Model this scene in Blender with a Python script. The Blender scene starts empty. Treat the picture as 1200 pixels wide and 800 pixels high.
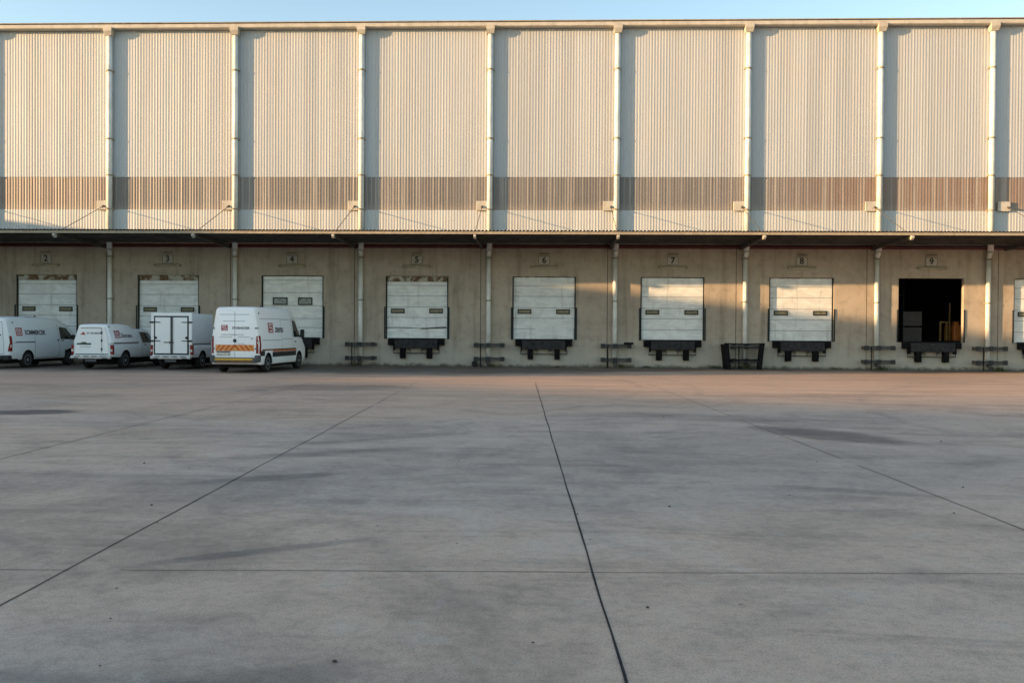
import bpy, bmesh, math, random
from mathutils import Vector, Matrix, Euler, noise as mnoise
from mathutils.bvhtree import BVHTree

random.seed(11)
R = math.radians
sc = bpy.context.scene
COL = sc.collection

# ------------------------------------------------------------------ helpers
class MB:
    """collects shapes into one bmesh"""
    def __init__(s):
        s.bm = bmesh.new(); s.mi = 0
    def face(s, pts):
        vs = [s.bm.verts.new(p) for p in pts]
        f = s.bm.faces.new(vs); f.material_index = s.mi
        return f
    def box(s, x0, x1, y0, y1, z0, z1, bevel=0.0):
        v = [s.bm.verts.new((x, y, z)) for x in (x0, x1) for y in (y0, y1) for z in (z0, z1)]
        fs = []
        for q in ((0, 1, 3, 2), (4, 6, 7, 5), (0, 4, 5, 1), (2, 3, 7, 6), (0, 2, 6, 4), (1, 5, 7, 3)):
            f = s.bm.faces.new([v[i] for i in q]); f.material_index = s.mi; fs.append(f)
        if bevel:
            es = list({e for f in fs for e in f.edges})
            bmesh.ops.bevel(s.bm, geom=es, offset=bevel, segments=2, affect='EDGES', profile=0.5)
        return s
    def tube(s, p0, p1, r0, r1=None, n=12, caps=True):
        r1 = r0 if r1 is None else r1
        p0, p1 = Vector(p0), Vector(p1)
        d = (p1 - p0).normalized()
        a = d.orthogonal().normalized(); b = d.cross(a)
        A, B = [], []
        for i in range(n):
            t = 2 * math.pi * i / n
            o = a * math.cos(t) + b * math.sin(t)
            A.append(s.bm.verts.new(p0 + o * r0)); B.append(s.bm.verts.new(p1 + o * r1))
        for i in range(n):
            f = s.bm.faces.new((A[i], A[(i + 1) % n], B[(i + 1) % n], B[i])); f.material_index = s.mi; f.smooth = n > 8
        if caps:
            f = s.bm.faces.new(A[::-1]); f.material_index = s.mi
            f = s.bm.faces.new(B); f.material_index = s.mi
        return s
    def path(s, pts, r, n=10):
        for a, b in zip(pts[:-1], pts[1:]):
            s.tube(a, b, r, n=n)
        return s
    def lathe(s, prof, c, axis='X', n=28):
        """prof: list of (radius, along)"""
        rings = []
        for r, t in prof:
            ring = []
            for i in range(n):
                a = 2 * math.pi * i / n
                u, v = r * math.cos(a), r * math.sin(a)
                if axis == 'X': p = (c[0] + t, c[1] + u, c[2] + v)
                elif axis == 'Y': p = (c[0] + u, c[1] + t, c[2] + v)
                else: p = (c[0] + u, c[1] + v, c[2] + t)
                ring.append(s.bm.verts.new(p))
            rings.append(ring)
        for A, B in zip(rings[:-1], rings[1:]):
            for i in range(n):
                f = s.bm.faces.new((A[i], A[(i + 1) % n], B[(i + 1) % n], B[i])); f.smooth = True; f.material_index = s.mi
        for ring in (rings[0], rings[-1]):
            f = s.bm.faces.new(ring); f.material_index = s.mi
        return s
    def prism(s, poly, y0, y1, plane='XZ'):
        """poly extruded across y0..y1 (plane XZ) or across x (plane YZ)"""
        def P(a, b, t):
            return (a, t, b) if plane == 'XZ' else ((t, a, b) if plane == 'YZ' else (a, b, t))
        A = [s.bm.verts.new(P(a, b, y0)) for a, b in poly]
        B = [s.bm.verts.new(P(a, b, y1)) for a, b in poly]
        n = len(poly)
        for i in range(n):
            f = s.bm.faces.new((A[i], A[(i + 1) % n], B[(i + 1) % n], B[i])); f.material_index = s.mi
        f = s.bm.faces.new(A[::-1]); f.material_index = s.mi
        f = s.bm.faces.new(B); f.material_index = s.mi
        return s
    def build(s, name, mats, parent=None, normals=True):
        if normals:
            bmesh.ops.recalc_face_normals(s.bm, faces=s.bm.faces[:])
        me = bpy.data.meshes.new(name)
        s.bm.to_mesh(me); s.bm.free()
        for m in (mats if isinstance(mats, (list, tuple)) else [mats]):
            me.materials.append(m)
        return link(name, me, parent)

def link(name, me, parent=None):
    o = bpy.data.objects.new(name, me); COL.objects.link(o)
    if parent is not None: o.parent = parent
    return o
def empty(name, loc=(0, 0, 0), rz=0.0, parent=None):
    o = bpy.data.objects.new(name, None); COL.objects.link(o)
    o.location = loc; o.rotation_euler = (0, 0, rz); o.empty_display_size = 0.2
    if parent is not None: o.parent = parent
    return o
def tag(o, label=None, cat=None, group=None, kind=None):
    if label: o['label'] = label
    if cat: o['category'] = cat
    if group: o['group'] = group
    if kind: o['kind'] = kind
    return o
def copy_tree(o, parent=None):
    kids = [c for c in bpy.data.objects if c.parent == o]
    c = o.copy(); COL.objects.link(c)
    if parent is not None: c.parent = parent
    for k in kids: copy_tree(k, c)
    return c

# ------------------------------------------------------------------ materials
class NT:
    def __init__(s, name):
        s.m = bpy.data.materials.new(name); s.m.use_nodes = True
        s.t = s.m.node_tree; s.n = s.t.nodes; s.l = s.t.links
        s.p = s.n['Principled BSDF']
        s._c = None
    def coord(s, kind='Object'):
        if s._c is None: s._c = s.n.new('ShaderNodeTexCoord')
        return s._c.outputs[kind]
    def world(s):
        g = s.n.new('ShaderNodeNewGeometry'); return g.outputs['Position']
    def mapping(s, vec, scale=(1, 1, 1), loc=(0, 0, 0), rot=(0, 0, 0)):
        m = s.n.new('ShaderNodeMapping'); s.l.new(vec, m.inputs['Vector'])
        m.inputs['Scale'].default_value = scale; m.inputs['Location'].default_value = loc; m.inputs['Rotation'].default_value = rot
        return m.outputs[0]
    def noise(s, vec, scale, detail=4, rough=0.55, dist=0.0):
        t = s.n.new('ShaderNodeTexNoise'); s.l.new(vec, t.inputs['Vector'])
        t.inputs['Scale'].default_value = scale; t.inputs['Detail'].default_value = detail
        t.inputs['Roughness'].default_value = rough; t.inputs['Distortion'].default_value = dist
        return t.outputs['Fac']
    def ramp(s, fac, a, b, ca=0.0, cb=1.0):
        r = s.n.new('ShaderNodeMapRange'); s.l.new(fac, r.inputs['Value'])
        r.inputs['From Min'].default_value = a; r.inputs['From Max'].default_value = b
        r.inputs['To Min'].default_value = ca; r.inputs['To Max'].default_value = cb
        r.interpolation_type = 'SMOOTHSTEP'
        return r.outputs[0]
    def math(s, op, a, b=None, c=None):
        m = s.n.new('ShaderNodeMath'); m.operation = op
        for i, v in enumerate((a, b, c)):
            if v is None: continue
            if isinstance(v, (int, float)): m.inputs[i].default_value = v
            else: s.l.new(v, m.inputs[i])
        return m.outputs[0]
    def mix(s, fac, a, b, blend='MIX'):
        m = s.n.new('ShaderNodeMix'); m.data_type = 'RGBA'; m.blend_type = blend
        for sock, v in ((m.inputs[0], fac), (m.inputs[6], a), (m.inputs[7], b)):
            if isinstance(v, (int, float)): sock.default_value = v
            elif isinstance(v, (tuple, list)): sock.default_value = (*v[:3], 1)
            else: s.l.new(v, sock)
        return m.outputs[2]
    def xyz(s, vec):
        x = s.n.new('ShaderNodeSeparateXYZ'); s.l.new(vec, x.inputs[0]); return x.outputs
    def color(s, c):
        if isinstance(c, (tuple, list)): s.p.inputs['Base Color'].default_value = (*c[:3], 1)
        else: s.l.new(c, s.p.inputs['Base Color'])
    def rough(s, r, spec=0.5, metal=0.0):
        if isinstance(r, (int, float)): s.p.inputs['Roughness'].default_value = r
        else: s.l.new(r, s.p.inputs['Roughness'])
        s.p.inputs['Specular IOR Level'].default_value = spec
        s.p.inputs['Metallic'].default_value = metal
    def bump(s, h, strength=0.3, dist=0.02, prev=None):
        b = s.n.new('ShaderNodeBump'); s.l.new(h, b.inputs['Height'])
        b.inputs['Strength'].default_value = strength; b.inputs['Distance'].default_value = dist
        if prev is not None: s.l.new(prev, b.inputs['Normal'])
        s.l.new(b.outputs[0], s.p.inputs['Normal'])
        return b.outputs[0]

def simple(name, c, rough=0.5, spec=0.4, metal=0.0, var=0.12, scale=6.0, grime=0.0, bump=0.0):
    t = NT(name)
    v = t.world()
    n = t.noise(v, scale, 5, 0.6)
    d = tuple(x * (1 - var) for x in c); u = tuple(min(1, x * (1 + var)) for x in c)
    col = t.mix(t.ramp(n, 0.3, 0.7), d, u)
    if grime:
        g = t.noise(t.mapping(v, (5, 5, 0.7)), 1.0, 5, 0.65)
        col = t.mix(t.ramp(g, 0.45, 0.8, 0, grime), col, (0.10, 0.085, 0.065))
    t.color(col); t.rough(rough, spec, metal)
    if bump: t.bump(n, bump, 0.01)
    return t.m

def mat_ground():
    t = NT('yard_concrete')
    v = t.world(); x, y, z = t.xyz(v)
    MULT = lambda col, k: t.mix(1.0, col, (k, k, k * 1.01), 'MULTIPLY')
    big = t.noise(t.mapping(v, (0.055, 0.075, 1), (3, 1, 0)), 1, 4, 0.55, 0.6)
    warm = t.noise(t.mapping(v, (0.07, 0.12, 1), (11, 2, 0)), 1, 3, 0.5, 0.4)
    cloud = t.noise(t.mapping(v, (0.42, 0.42, 1), (5, 8, 0)), 1, 7, 0.62, 0.8)
    clou2 = t.noise(t.mapping(v, (0.9, 0.8, 1), (1, 3, 0)), 1, 7, 0.66, 0.5)
    dia1 = t.noise(t.mapping(v, (0.25, 1.3, 1), (7, 0, 0), (0, 0, 0.95)), 1, 6, 0.62, 0.9)
    dia2 = t.noise(t.mapping(v, (0.25, 1.5, 1), (1, 4, 0), (0, 0, -0.7)), 1, 6, 0.62, 0.9)
    strk = t.noise(t.mapping(v, (0.14, 1.7, 1), (1, 9, 0), (0, 0, 0.06)), 1, 5, 0.6, 0.4)
    patch = t.noise(v, 2.6, 7, 0.72, 0.6)
    fine = t.noise(v, 11, 6, 0.75)
    grit = t.noise(v, 75, 3, 0.7)
    col = t.mix(t.ramp(big, 0.36, 0.64), (0.43, 0.343, 0.285), (0.55, 0.43, 0.352))
    col = t.mix(t.ramp(warm, 0.44, 0.60, 0, 0.85), col, (0.62, 0.44, 0.32))
    col = t.mix(t.ramp(cloud, 0.46, 0.66, 0, 0.54), col, MULT(col, 0.58))
    col = t.mix(t.ramp(cloud, 0.46, 0.34, 0, 0.30), col, (0.61, 0.535, 0.46))
    col = t.mix(t.ramp(clou2, 0.50, 0.66, 0, 0.38), col, MULT(col, 0.66))
    col = t.mix(t.ramp(dia1, 0.52, 0.68, 0, 0.52), col, MULT(col, 0.55))
    col = t.mix(t.ramp(dia2, 0.54, 0.69, 0, 0.34), col, MULT(col, 0.6))
    col = t.mix(t.ramp(strk, 0.54, 0.68, 0, 0.28), col, MULT(col, 0.6))
    col = t.mix(t.ramp(patch, 0.50, 0.63, 0, 0.42), col, MULT(col, 0.66))
    col = t.mix(t.ramp(patch, 0.45, 0.34, 0, 0.25), col, (0.61, 0.54, 0.465))
    # dusty tint reddened to paint sunlight into the yard along the docks
    sun_tint = t.ramp(t.math('ADD', y, t.math('MULTIPLY', t.math('SUBTRACT', big, 0.5), 16)), -25, -13, 0, 0.70)
    col = t.mix(sun_tint, col, t.mix(t.ramp(strk, 0.36, 0.64), (0.72, 0.475, 0.335), (0.50, 0.345, 0.25)))
    # curved tyre marks
    for cx, cy, r, wd, k in ((-14.0, -14.0, 17.0, 0.11, 0.38), (-14.0, -14.0, 18.7, 0.11, 0.34), (14.0, -52.0, 17.5, 0.12, 0.36), (14.0, -52.0, 19.3, 0.12, 0.32), (26.0, -26.0, 19.0, 0.13, 0.32),
                             (-9.0, -42.5, 8.2, 0.07, 0.30), (-30.0, -52.0, 33.0, 0.12, 0.28), (-30.0, -52.0, 34.8, 0.12, 0.28)):
        dx = t.math('SUBTRACT', x, cx); dy = t.math('SUBTRACT', y, cy)
        rr = t.math('SQRT', t.math('ADD', t.math('MULTIPLY', dx, dx), t.math('MULTIPLY', dy, dy)))
        d = t.math('ABSOLUTE', t.math('SUBTRACT', rr, r))
        m = t.math('MULTIPLY', t.ramp(d, wd * 1.7, wd * 0.3, 0, k * 0.55), t.ramp(clou2, 0.40, 0.58))
        col = t.mix(m, col, (0.07, 0.07, 0.072))
    # old oil and rubber stains
    wob = t.noise(v, 0.9, 4, 0.6)
    for cx, cy, rx, ry, an, k in ((4.8, -27.6, 1.6, 0.75, -0.95, 0.80), (-10.4, -25.0, 1.0, 0.62, 0.15, 0.85),
                                  (3.2, -24.8, 2.6, 0.9, -0.2, 0.35), (-6.6, -16.5, 3.0, 1.5, 0.3, 0.45),
                                  (-3.0, -30.5, 1.8, 0.30, 0.5, 0.35), (-2.2, -36.0, 1.0, 0.12, 0.55, 0.45), (-3.1, -32.6, 0.9, 0.22, 0.5, 0.45),
                                  (7.5, -18.0, 3.5, 0.9, 0.1, 0.25), (3.4, -33.0, 0.9, 0.16, -0.3, 0.35), (-1.6, -38.6, 0.8, 0.2, 0.4, 0.3)):
        dx = t.math('SUBTRACT', x, cx); dy = t.math('SUBTRACT', y, cy)
        ca, sa = math.cos(an), math.sin(an)
        u = t.math('DIVIDE', t.math('ADD', t.math('MULTIPLY', dx, ca), t.math('MULTIPLY', dy, sa)), rx)
        w = t.math('DIVIDE', t.math('SUBTRACT', t.math('MULTIPLY', dy, ca), t.math('MULTIPLY', dx, sa)), ry)
        d = t.math('ADD', t.math('MULTIPLY', u, u), t.math('MULTIPLY', w, w))
        d = t.math('ADD', d, t.math('MULTIPLY', t.math('SUBTRACT', wob, 0.5), 2.2))
        col = t.mix(t.ramp(d, 1.3, 0.15, 0, k), col, (0.05, 0.052, 0.058))
    # oily band at the docks with the wing's shade painted in, wider leftwards
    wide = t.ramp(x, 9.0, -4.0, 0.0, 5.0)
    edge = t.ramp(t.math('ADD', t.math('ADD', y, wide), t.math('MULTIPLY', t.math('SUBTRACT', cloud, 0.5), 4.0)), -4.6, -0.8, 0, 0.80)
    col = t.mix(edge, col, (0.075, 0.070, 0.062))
    col = t.mix(t.ramp(fine, 0.44, 0.62, 0.0, 0.42), col, MULT(col, 0.62))
    col = t.mix(t.ramp(grit, 0.47, 0.61, 0.0, 0.52), col, MULT(col, 0.48))
    vo = t.n.new('ShaderNodeTexVoronoi'); t.l.new(v, vo.inputs['Vector']); vo.inputs['Scale'].default_value = 2.4
    pick = t.xyz(vo.outputs['Color'])[0]
    dot = t.math('MULTIPLY', t.ramp(vo.outputs['Distance'], 0.045, 0.02), t.ramp(pick, 0.80, 0.86))
    col = t.mix(t.math('MULTIPLY', dot, 0.75), col, (0.05, 0.05, 0.05))
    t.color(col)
    t.rough(t.ramp(cloud, 0.35, 0.7, 0.50, 0.68), 0.42)
    b = t.bump(fine, 0.12, 0.02); t.bump(grit, 0.35, 0.006, b)
    return t.m

def mat_cladding(name='cream_sheet', base=(0.395, 0.42, 0.445)):
    t = NT(name)
    v = t.world(); x, y, z = t.xyz(v)
    wn = t.n.new('ShaderNodeTexWhiteNoise'); wn.noise_dimensions = '1D'
    t.l.new(t.math('FLOOR', t.math('DIVIDE', x, 0.68)), wn.inputs['W'])
    col = t.mix(wn.outputs['Value'], tuple(c * 0.92 for c in base), tuple(c * 1.05 for c in base))
    st = t.noise(t.mapping(v, (7, 1, 0.10)), 1, 5, 0.65)
    col = t.mix(t.ramp(st, 0.5, 0.78, 0, 0.38), col, (0.36, 0.31, 0.24))
    bl = t.noise(t.mapping(v, (0.5, 1, 0.25)), 1, 4, 0.6)
    col = t.mix(t.ramp(bl, 0.5, 0.8, 0, 0.22), col, (0.45, 0.40, 0.32))
    t.color(col); t.rough(0.5, 0.35)
    oc = t.noise(t.mapping(v, (0.75, 1, 0.22), (0, 0, 0), (0, R(-24), 0)), 1, 1, 0.4)
    t.bump(oc, 0.5, 0.09)
    return t.m

def mat_band():
    t = NT('weathered_rooflight_sheet')
    v = t.world(); x, y, z = t.xyz(v)
    wn = t.n.new('ShaderNodeTexWhiteNoise'); wn.noise_dimensions = '1D'
    t.l.new(t.math('FLOOR', t.math('DIVIDE', x, 0.0685)), wn.inputs['W'])
    bays = t.noise(t.mapping(v, (0.16, 0, 0)), 1, 3, 0.6)
    col = t.mix(t.ramp(bays, 0.35, 0.65), (0.135, 0.127, 0.123), (0.205, 0.187, 0.178))
    red = t.ramp(x, 9.0, 15.5, 0, 0.55)
    col = t.mix(red, col, (0.27, 0.175, 0.125))
    red2 = t.ramp(x, -19.0, -23.5, 0, 0.4)
    col = t.mix(red2, col, (0.23, 0.16, 0.12))
    col = t.mix(t.ramp(wn.outputs['Value'], 0.55, 1.0, 0, 0.55), col, (0.40, 0.37, 0.33))
    st = t.noise(t.mapping(v, (10, 1, 0.5)), 1, 5, 0.7)
    col = t.mix(t.ramp(st, 0.45, 0.8, 0, 0.55), col, (0.125, 0.09, 0.07))
    ed = t.ramp(t.math('ADD', z, t.math('MULTIPLY', st, 0.5)), 8.15, 7.65, 0, 0.35)
    col = t.mix(ed, col, (0.36, 0.32, 0.27))
    t.color(col); t.rough(0.45, 0.4)
    return t.m

def mat_wall():
    t = NT('tilt_up_concrete')
    v = t.world(); x, y, z = t.xyz(v)
    a = t.noise(t.mapping(v, (0.35, 1, 0.5)), 1, 5, 0.6, 0.5)
    b = t.noise(v, 2.6, 6, 0.65)
    s = t.noise(t.mapping(v, (2.2, 1, 0.16)), 1, 5, 0.65)
    g = t.noise(v, 40, 3, 0.7)
    col = t.mix(t.ramp(a, 0.3, 0.7), (0.375, 0.32, 0.262), (0.465, 0.40, 0.328))
    col = t.mix(t.ramp(b, 0.47, 0.72, 0, 0.42), col, (0.21, 0.185, 0.145))
    col = t.mix(t.ramp(b, 0.42, 0.24, 0, 0.35), col, (0.48, 0.43, 0.345))
    col = t.mix(t.ramp(s, 0.48, 0.75, 0, 0.55), col, (0.15, 0.13, 0.095))
    # splash and lime staining near the ground
    low = t.ramp(t.math('ADD', z, t.math('MULTIPLY', b, 1.2)), 2.3, 0.9, 0, 0.5)
    col = t.mix(low, col, (0.50, 0.49, 0.43))
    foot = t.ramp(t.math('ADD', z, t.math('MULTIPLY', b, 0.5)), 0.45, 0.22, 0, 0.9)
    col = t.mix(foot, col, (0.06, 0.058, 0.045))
    col = t.mix(t.ramp(g, 0.35, 0.7, 0, 0.3), col, t.mix(1.0, col, (0.65, 0.65, 0.65), 'MULTIPLY'))
    t.color(col); t.rough(0.85, 0.2)
    bb = t.bump(b, 0.25, 0.02); t.bump(g, 0.25, 0.005, bb)
    return t.m

def mat_door(name, base, dirt=0.35):
    t = NT(name)
    v = t.world(); x, y, z = t.xyz(v)
    n = t.noise(t.mapping(v, (1.5, 1, 3.5)), 1, 5, 0.65, 0.6)
    s = t.noise(t.mapping(v, (4.0, 1, 0.5)), 1, 5, 0.65)
    f = t.noise(t.mapping(v, (3, 1, 22)), 1, 4, 0.6)
    col = t.mix(t.ramp(n, 0.35, 0.66), tuple(c * 0.88 for c in base), tuple(min(1, c * 1.08) for c in base))
    col = t.mix(t.ramp(f, 0.5, 0.66, 0, 0.30), col, tuple(c * 0.68 for c in base))
    col = t.mix(t.ramp(s, 0.54, 0.74, 0, dirt * 0.7), col, (0.22, 0.20, 0.16))
    t.color(col); t.rough(0.55, 0.35)
    t.bump(n, 0.25, 0.03)
    return t.m

def mat_rust():
    t = NT('rusted_header')
    v = t.world()
    n = t.noise(t.mapping(v, (1.9, 1, 1.5)), 1, 5, 0.6, 1.0)
    m = t.noise(v, 9, 5, 0.7)
    col = t.mix(t.ramp(m, 0.3, 0.7), (0.10, 0.062, 0.036), (0.22, 0.145, 0.085))
    col = t.mix(t.ramp(n, 0.48, 0.56), col, (0.42, 0.40, 0.34))
    t.color(col); t.rough(0.85, 0.2); t.bump(m, 0.4, 0.01)
    return t.m

M = {}
M['ground'] = mat_ground()
M['joint'] = simple('joint_sealant', (0.022, 0.022, 0.024), 0.8, 0.2, var=0.4, scale=5)
M['clad'] = mat_cladding()
M['clad_low'] = mat_cladding('cream_sheet_lower', (0.46, 0.475, 0.475))
M['band'] = mat_band()
M['wall'] = mat_wall()
M['gap'] = simple('joint_filler', (0.05, 0.048, 0.04), 0.9, 0.1)
M['trim'] = simple('cream_trim', (0.46, 0.43, 0.37), 0.45, 0.4, grime=0.25, scale=3)
M['pipe'] = simple('downpipe_paint', (0.70, 0.71, 0.68), 0.45, 0.4, grime=0.35, scale=2)
M['pipe_band'] = simple('pipe_clip_metal', (0.30, 0.26, 0.19), 0.6, 0.4, grime=0.3)
M['door'] = mat_door('door_paint', (0.76, 0.78, 0.775), 0.5)
M['door_b'] = mat_door('door_paint_cleaner', (0.80, 0.81, 0.79), 0.35)
M['door_c'] = mat_door('door_paint_dirty', (0.72, 0.74, 0.735), 0.7)
M['rust'] = mat_rust()
M['guide'] = simple('guide_steel', (0.022, 0.030, 0.033), 0.8, 0.15, grime=0.3)
M['win_frame'] = simple('window_rubber', (0.022, 0.025, 0.022), 0.7, 0.3)
M['win_glass'] = simple('yellowed_glazing', (0.17, 0.155, 0.095), 0.3, 0.5, var=0.3, scale=8)
M['win_clear'] = simple('clear_glazing', (0.20, 0.22, 0.22), 0.25, 0.5, var=0.4, scale=5)
M['black'] = simple('black_steel', (0.009, 0.009, 0.010), 0.85, 0.1, var=0.4)
M['lip'] = simple('leveller_steel', (0.030, 0.030, 0.033), 0.75, 0.2, var=0.4, grime=0.2)
M['rubber'] = simple('black_rubber', (0.008, 0.008, 0.008), 0.9, 0.1, var=0.3)
M['galv'] = simple('worn_galvanised', (0.085, 0.085, 0.08), 0.75, 0.25, metal=0.0, var=0.35, scale=9, grime=0.5)
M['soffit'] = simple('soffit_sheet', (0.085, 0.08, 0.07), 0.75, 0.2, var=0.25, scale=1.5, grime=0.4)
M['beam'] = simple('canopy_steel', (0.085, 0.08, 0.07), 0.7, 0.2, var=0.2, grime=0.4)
M['fascia'] = simple('canopy_fascia', (0.34, 0.29, 0.215), 0.5, 0.35, grime=0.35)
M['redpipe'] = simple('red_pipe_paint', (0.10, 0.022, 0.018), 0.6, 0.4)
M['sign'] = simple('sign_plate', (0.42, 0.40, 0.36), 0.5, 0.3, grime=0.25, scale=14)
M['ink'] = simple('sign_ink', (0.03, 0.03, 0.03), 0.6, 0.3)
M['lamp'] = simple('lamp_housing', (0.34, 0.31, 0.235), 0.5, 0.4, grime=0.4)
M['diffuser'] = simple('lamp_diffuser', (0.46, 0.42, 0.30), 0.35, 0.4, var=0.2)
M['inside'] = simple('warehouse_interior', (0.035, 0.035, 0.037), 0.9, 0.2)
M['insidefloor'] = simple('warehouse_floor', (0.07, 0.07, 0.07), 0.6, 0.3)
M['roof'] = simple('roof_sheet', (0.45, 0.45, 0.42), 0.5, 0.4)
M['rack_steel'] = simple('rack_steel_paint', (0.05, 0.07, 0.12), 0.6, 0.3)
M['boxboard'] = simple('brown_board', (0.20, 0.14, 0.085), 0.85, 0.2)
M['white'] = None
def paint(name, c, dirt=0.035):
    t = NT(name)
    v = t.coord('Object'); x, y, z = t.xyz(v)
    n = t.noise(v, 1.6, 2, 0.5)
    col = t.mix(t.ramp(n, 0.45, 0.8, 0, dirt), c, (0.38, 0.35, 0.30))
    low = t.ramp(t.math('ADD', z, t.math('MULTIPLY', n, 0.7)), 1.0, 0.5, 0, 0.22)
    col = t.mix(low, col, (0.30, 0.27, 0.23))
    t.color(col); t.rough(0.33, 0.45)
    t.p.inputs['Coat Weight'].default_value = 0.2
    t.p.inputs['Coat Roughness'].default_value = 0.12
    return t.m
M['white'] = paint('white_vehicle_paint', (0.90, 0.905, 0.89))
M['vanwhite'] = paint('white_van_paint', (0.90, 0.905, 0.91))
M['silver'] = paint('pale_silver_paint', (0.76, 0.79, 0.80))
M['arch'] = simple('wheel_arch_liner', (0.012, 0.012, 0.012), 0.9, 0.1)
M['trimblack'] = simple('black_plastic', (0.022, 0.022, 0.024), 0.55, 0.4)
M['trimgrey'] = simple('grey_plastic', (0.085, 0.085, 0.09), 0.6, 0.4)
M['seam'] = simple('panel_gap', (0.13, 0.14, 0.15), 0.8, 0.1)
M['seamdark'] = simple('door_seal', (0.045, 0.05, 0.052), 0.8, 0.1)
def glass_mat():
    t = NT('tinted_glass')
    t.color((0.018, 0.026, 0.024)); t.rough(0.06, 0.6)
    return t.m
M['glass'] = glass_mat()
M['tail'] = simple('red_lens', (0.22, 0.013, 0.012), 0.2, 0.5, var=0.25, scale=20)
M['clearlens'] = simple('clear_lens', (0.60, 0.56, 0.50), 0.2, 0.5)
M['tyre'] = simple('tyre_rubber', (0.02, 0.02, 0.02), 0.85, 0.25)
M['rim'] = simple('steel_rim', (0.30, 0.31, 0.32), 0.4, 0.5, metal=0.5)
M['chrome'] = simple('bright_bumper', (0.62, 0.62, 0.60), 0.3, 0.5, metal=0.5, grime=0.3)
M['logo_red'] = simple('logo_red', (0.38, 0.045, 0.045), 0.45, 0.4)
M['logo_ink'] = simple('logo_ink', (0.035, 0.035, 0.042), 0.45, 0.4)
M['logo_white'] = simple('logo_white', (0.72, 0.72, 0.72), 0.45, 0.4)
M['orange'] = simple('reflective_orange', (0.62, 0.13, 0.02), 0.45, 0.4)
M['amber'] = simple('reflective_amber', (0.72, 0.36, 0.11), 0.45, 0.4)
M['yellow'] = simple('reflective_yellow', (0.68, 0.40, 0.04), 0.45, 0.4)
M['brownstrip'] = simple('reflective_brown', (0.16, 0.075, 0.03), 0.5, 0.4, var=0.3)
M['plate'] = simple('number_plate', (0.66, 0.64, 0.58), 0.4, 0.4)
M['green'] = simple('sticker_green', (0.05, 0.075, 0.05), 0.5, 0.4)
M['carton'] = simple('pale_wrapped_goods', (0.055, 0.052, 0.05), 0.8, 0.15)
M['pallet'] = simple('pallet_timber', (0.18, 0.12, 0.07), 0.85, 0.2)
M['truck_orange'] = simple('lift_truck_orange', (0.40, 0.13, 0.03), 0.5, 0.5)
M['truck_yellow'] = simple('mast_yellow', (0.16, 0.10, 0.025), 0.6, 0.5)
def mat_leaf():
    t = NT('weed_leaf'); v = t.world()
    n = t.noise(v, 12, 3, 0.6)
    t.color(t.mix(t.ramp(n, 0.3, 0.7), (0.035, 0.05, 0.018), (0.10, 0.115, 0.045))); t.rough(0.7, 0.3)
    return t.m
M['leaf'] = mat_leaf()
M['stone'] = simple('pebble_stone', (0.07, 0.065, 0.06), 0.9, 0.2, var=0.4, scale=30)
M['plaster'] = simple('far_plaster', (0.50, 0.47, 0.40), 0.8, 0.2, grime=0.2, scale=1)

# ------------------------------------------------------------------ yard
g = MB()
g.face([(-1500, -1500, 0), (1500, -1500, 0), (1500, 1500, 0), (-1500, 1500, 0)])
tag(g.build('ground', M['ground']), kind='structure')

def strip(mb, p0, p1, w, seg=0.6, jit=0.003, z=0.004, gaps=0.0):
    p0, p1 = Vector((*p0, 0)), Vector((*p1, 0))
    d = p1 - p0; L = d.length; d.normalize(); nrm = Vector((-d.y, d.x, 0))
    n = int(L / seg); prev = None
    for i in range(n + 1):
        c = p0 + d * (L * i / n) + nrm * (mnoise.noise((p0.x * 3.1, p0.y, i * 0.37)) * 0.012 + random.uniform(-jit, jit))
        ww = w * random.uniform(0.75, 1.2)
        cur = (c + nrm * ww / 2 + Vector((0, 0, z)), c - nrm * ww / 2 + Vector((0, 0, z)))
        if prev is not None and random.random() > gaps:
            mb.face([prev[0], cur[0], cur[1], prev[1]])
        prev = cur
j = MB()
for x38, slope, w in ((0.405, -0.0275, 0.015), (-3.285, -0.037, 0.012), (4.32, -0.036, 0.011), (-6.86, -0.026, 0.012),
                      (8.1, -0.034, 0.006), (-10.6, -0.03, 0.006), (11.9, -0.034, 0.006), (-14.4, -0.03, 0.006), (15.7, -0.034, 0.006)):
    f = lambda Y: x38 + slope * (Y + 38.4)
    strip(j, (f(-60), -60), (f(-13), -13), w, gaps=0.0 if abs(x38) < 1 else 0.09)
strip(j, (-24, -36.45 - 24 * 0.045), (24, -36.45 + 24 * 0.045), 0.0075, 0.35, 0.002, gaps=0.04)
strip(j, (-24, -56 - 24 * 0.045), (24, -56 + 24 * 0.045), 0.012, 0.35, 0.002, gaps=0.1)
tag(j.build('pavement_joints', M['joint']), kind='structure')

# ------------------------------------------------------------------ warehouse
XL, XR = -45.0, 46.0
PIPES = [-33.2, -27.09, -21.0, -14.87, -8.78, -2.64, 3.36, 9.48, 15.6, 20.73, 26.85, 33.0]
DOORX = [(-24.23, '2'), (-18.22, '3'), (-12.15, '4'), (-6.12, '5'), (-0.03, '6'), (6.06, '7'), (12.11, '8'), (18.13, '9'), (23.45, '10')]
DZ0, DZ1, DHW = 1.30, 4.31, 1.51
WH = empty('warehouse', (0, 0, 0))
tag(WH, 'long cream corrugated warehouse with a row of numbered loading docks under a canopy', 'warehouse')

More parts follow.
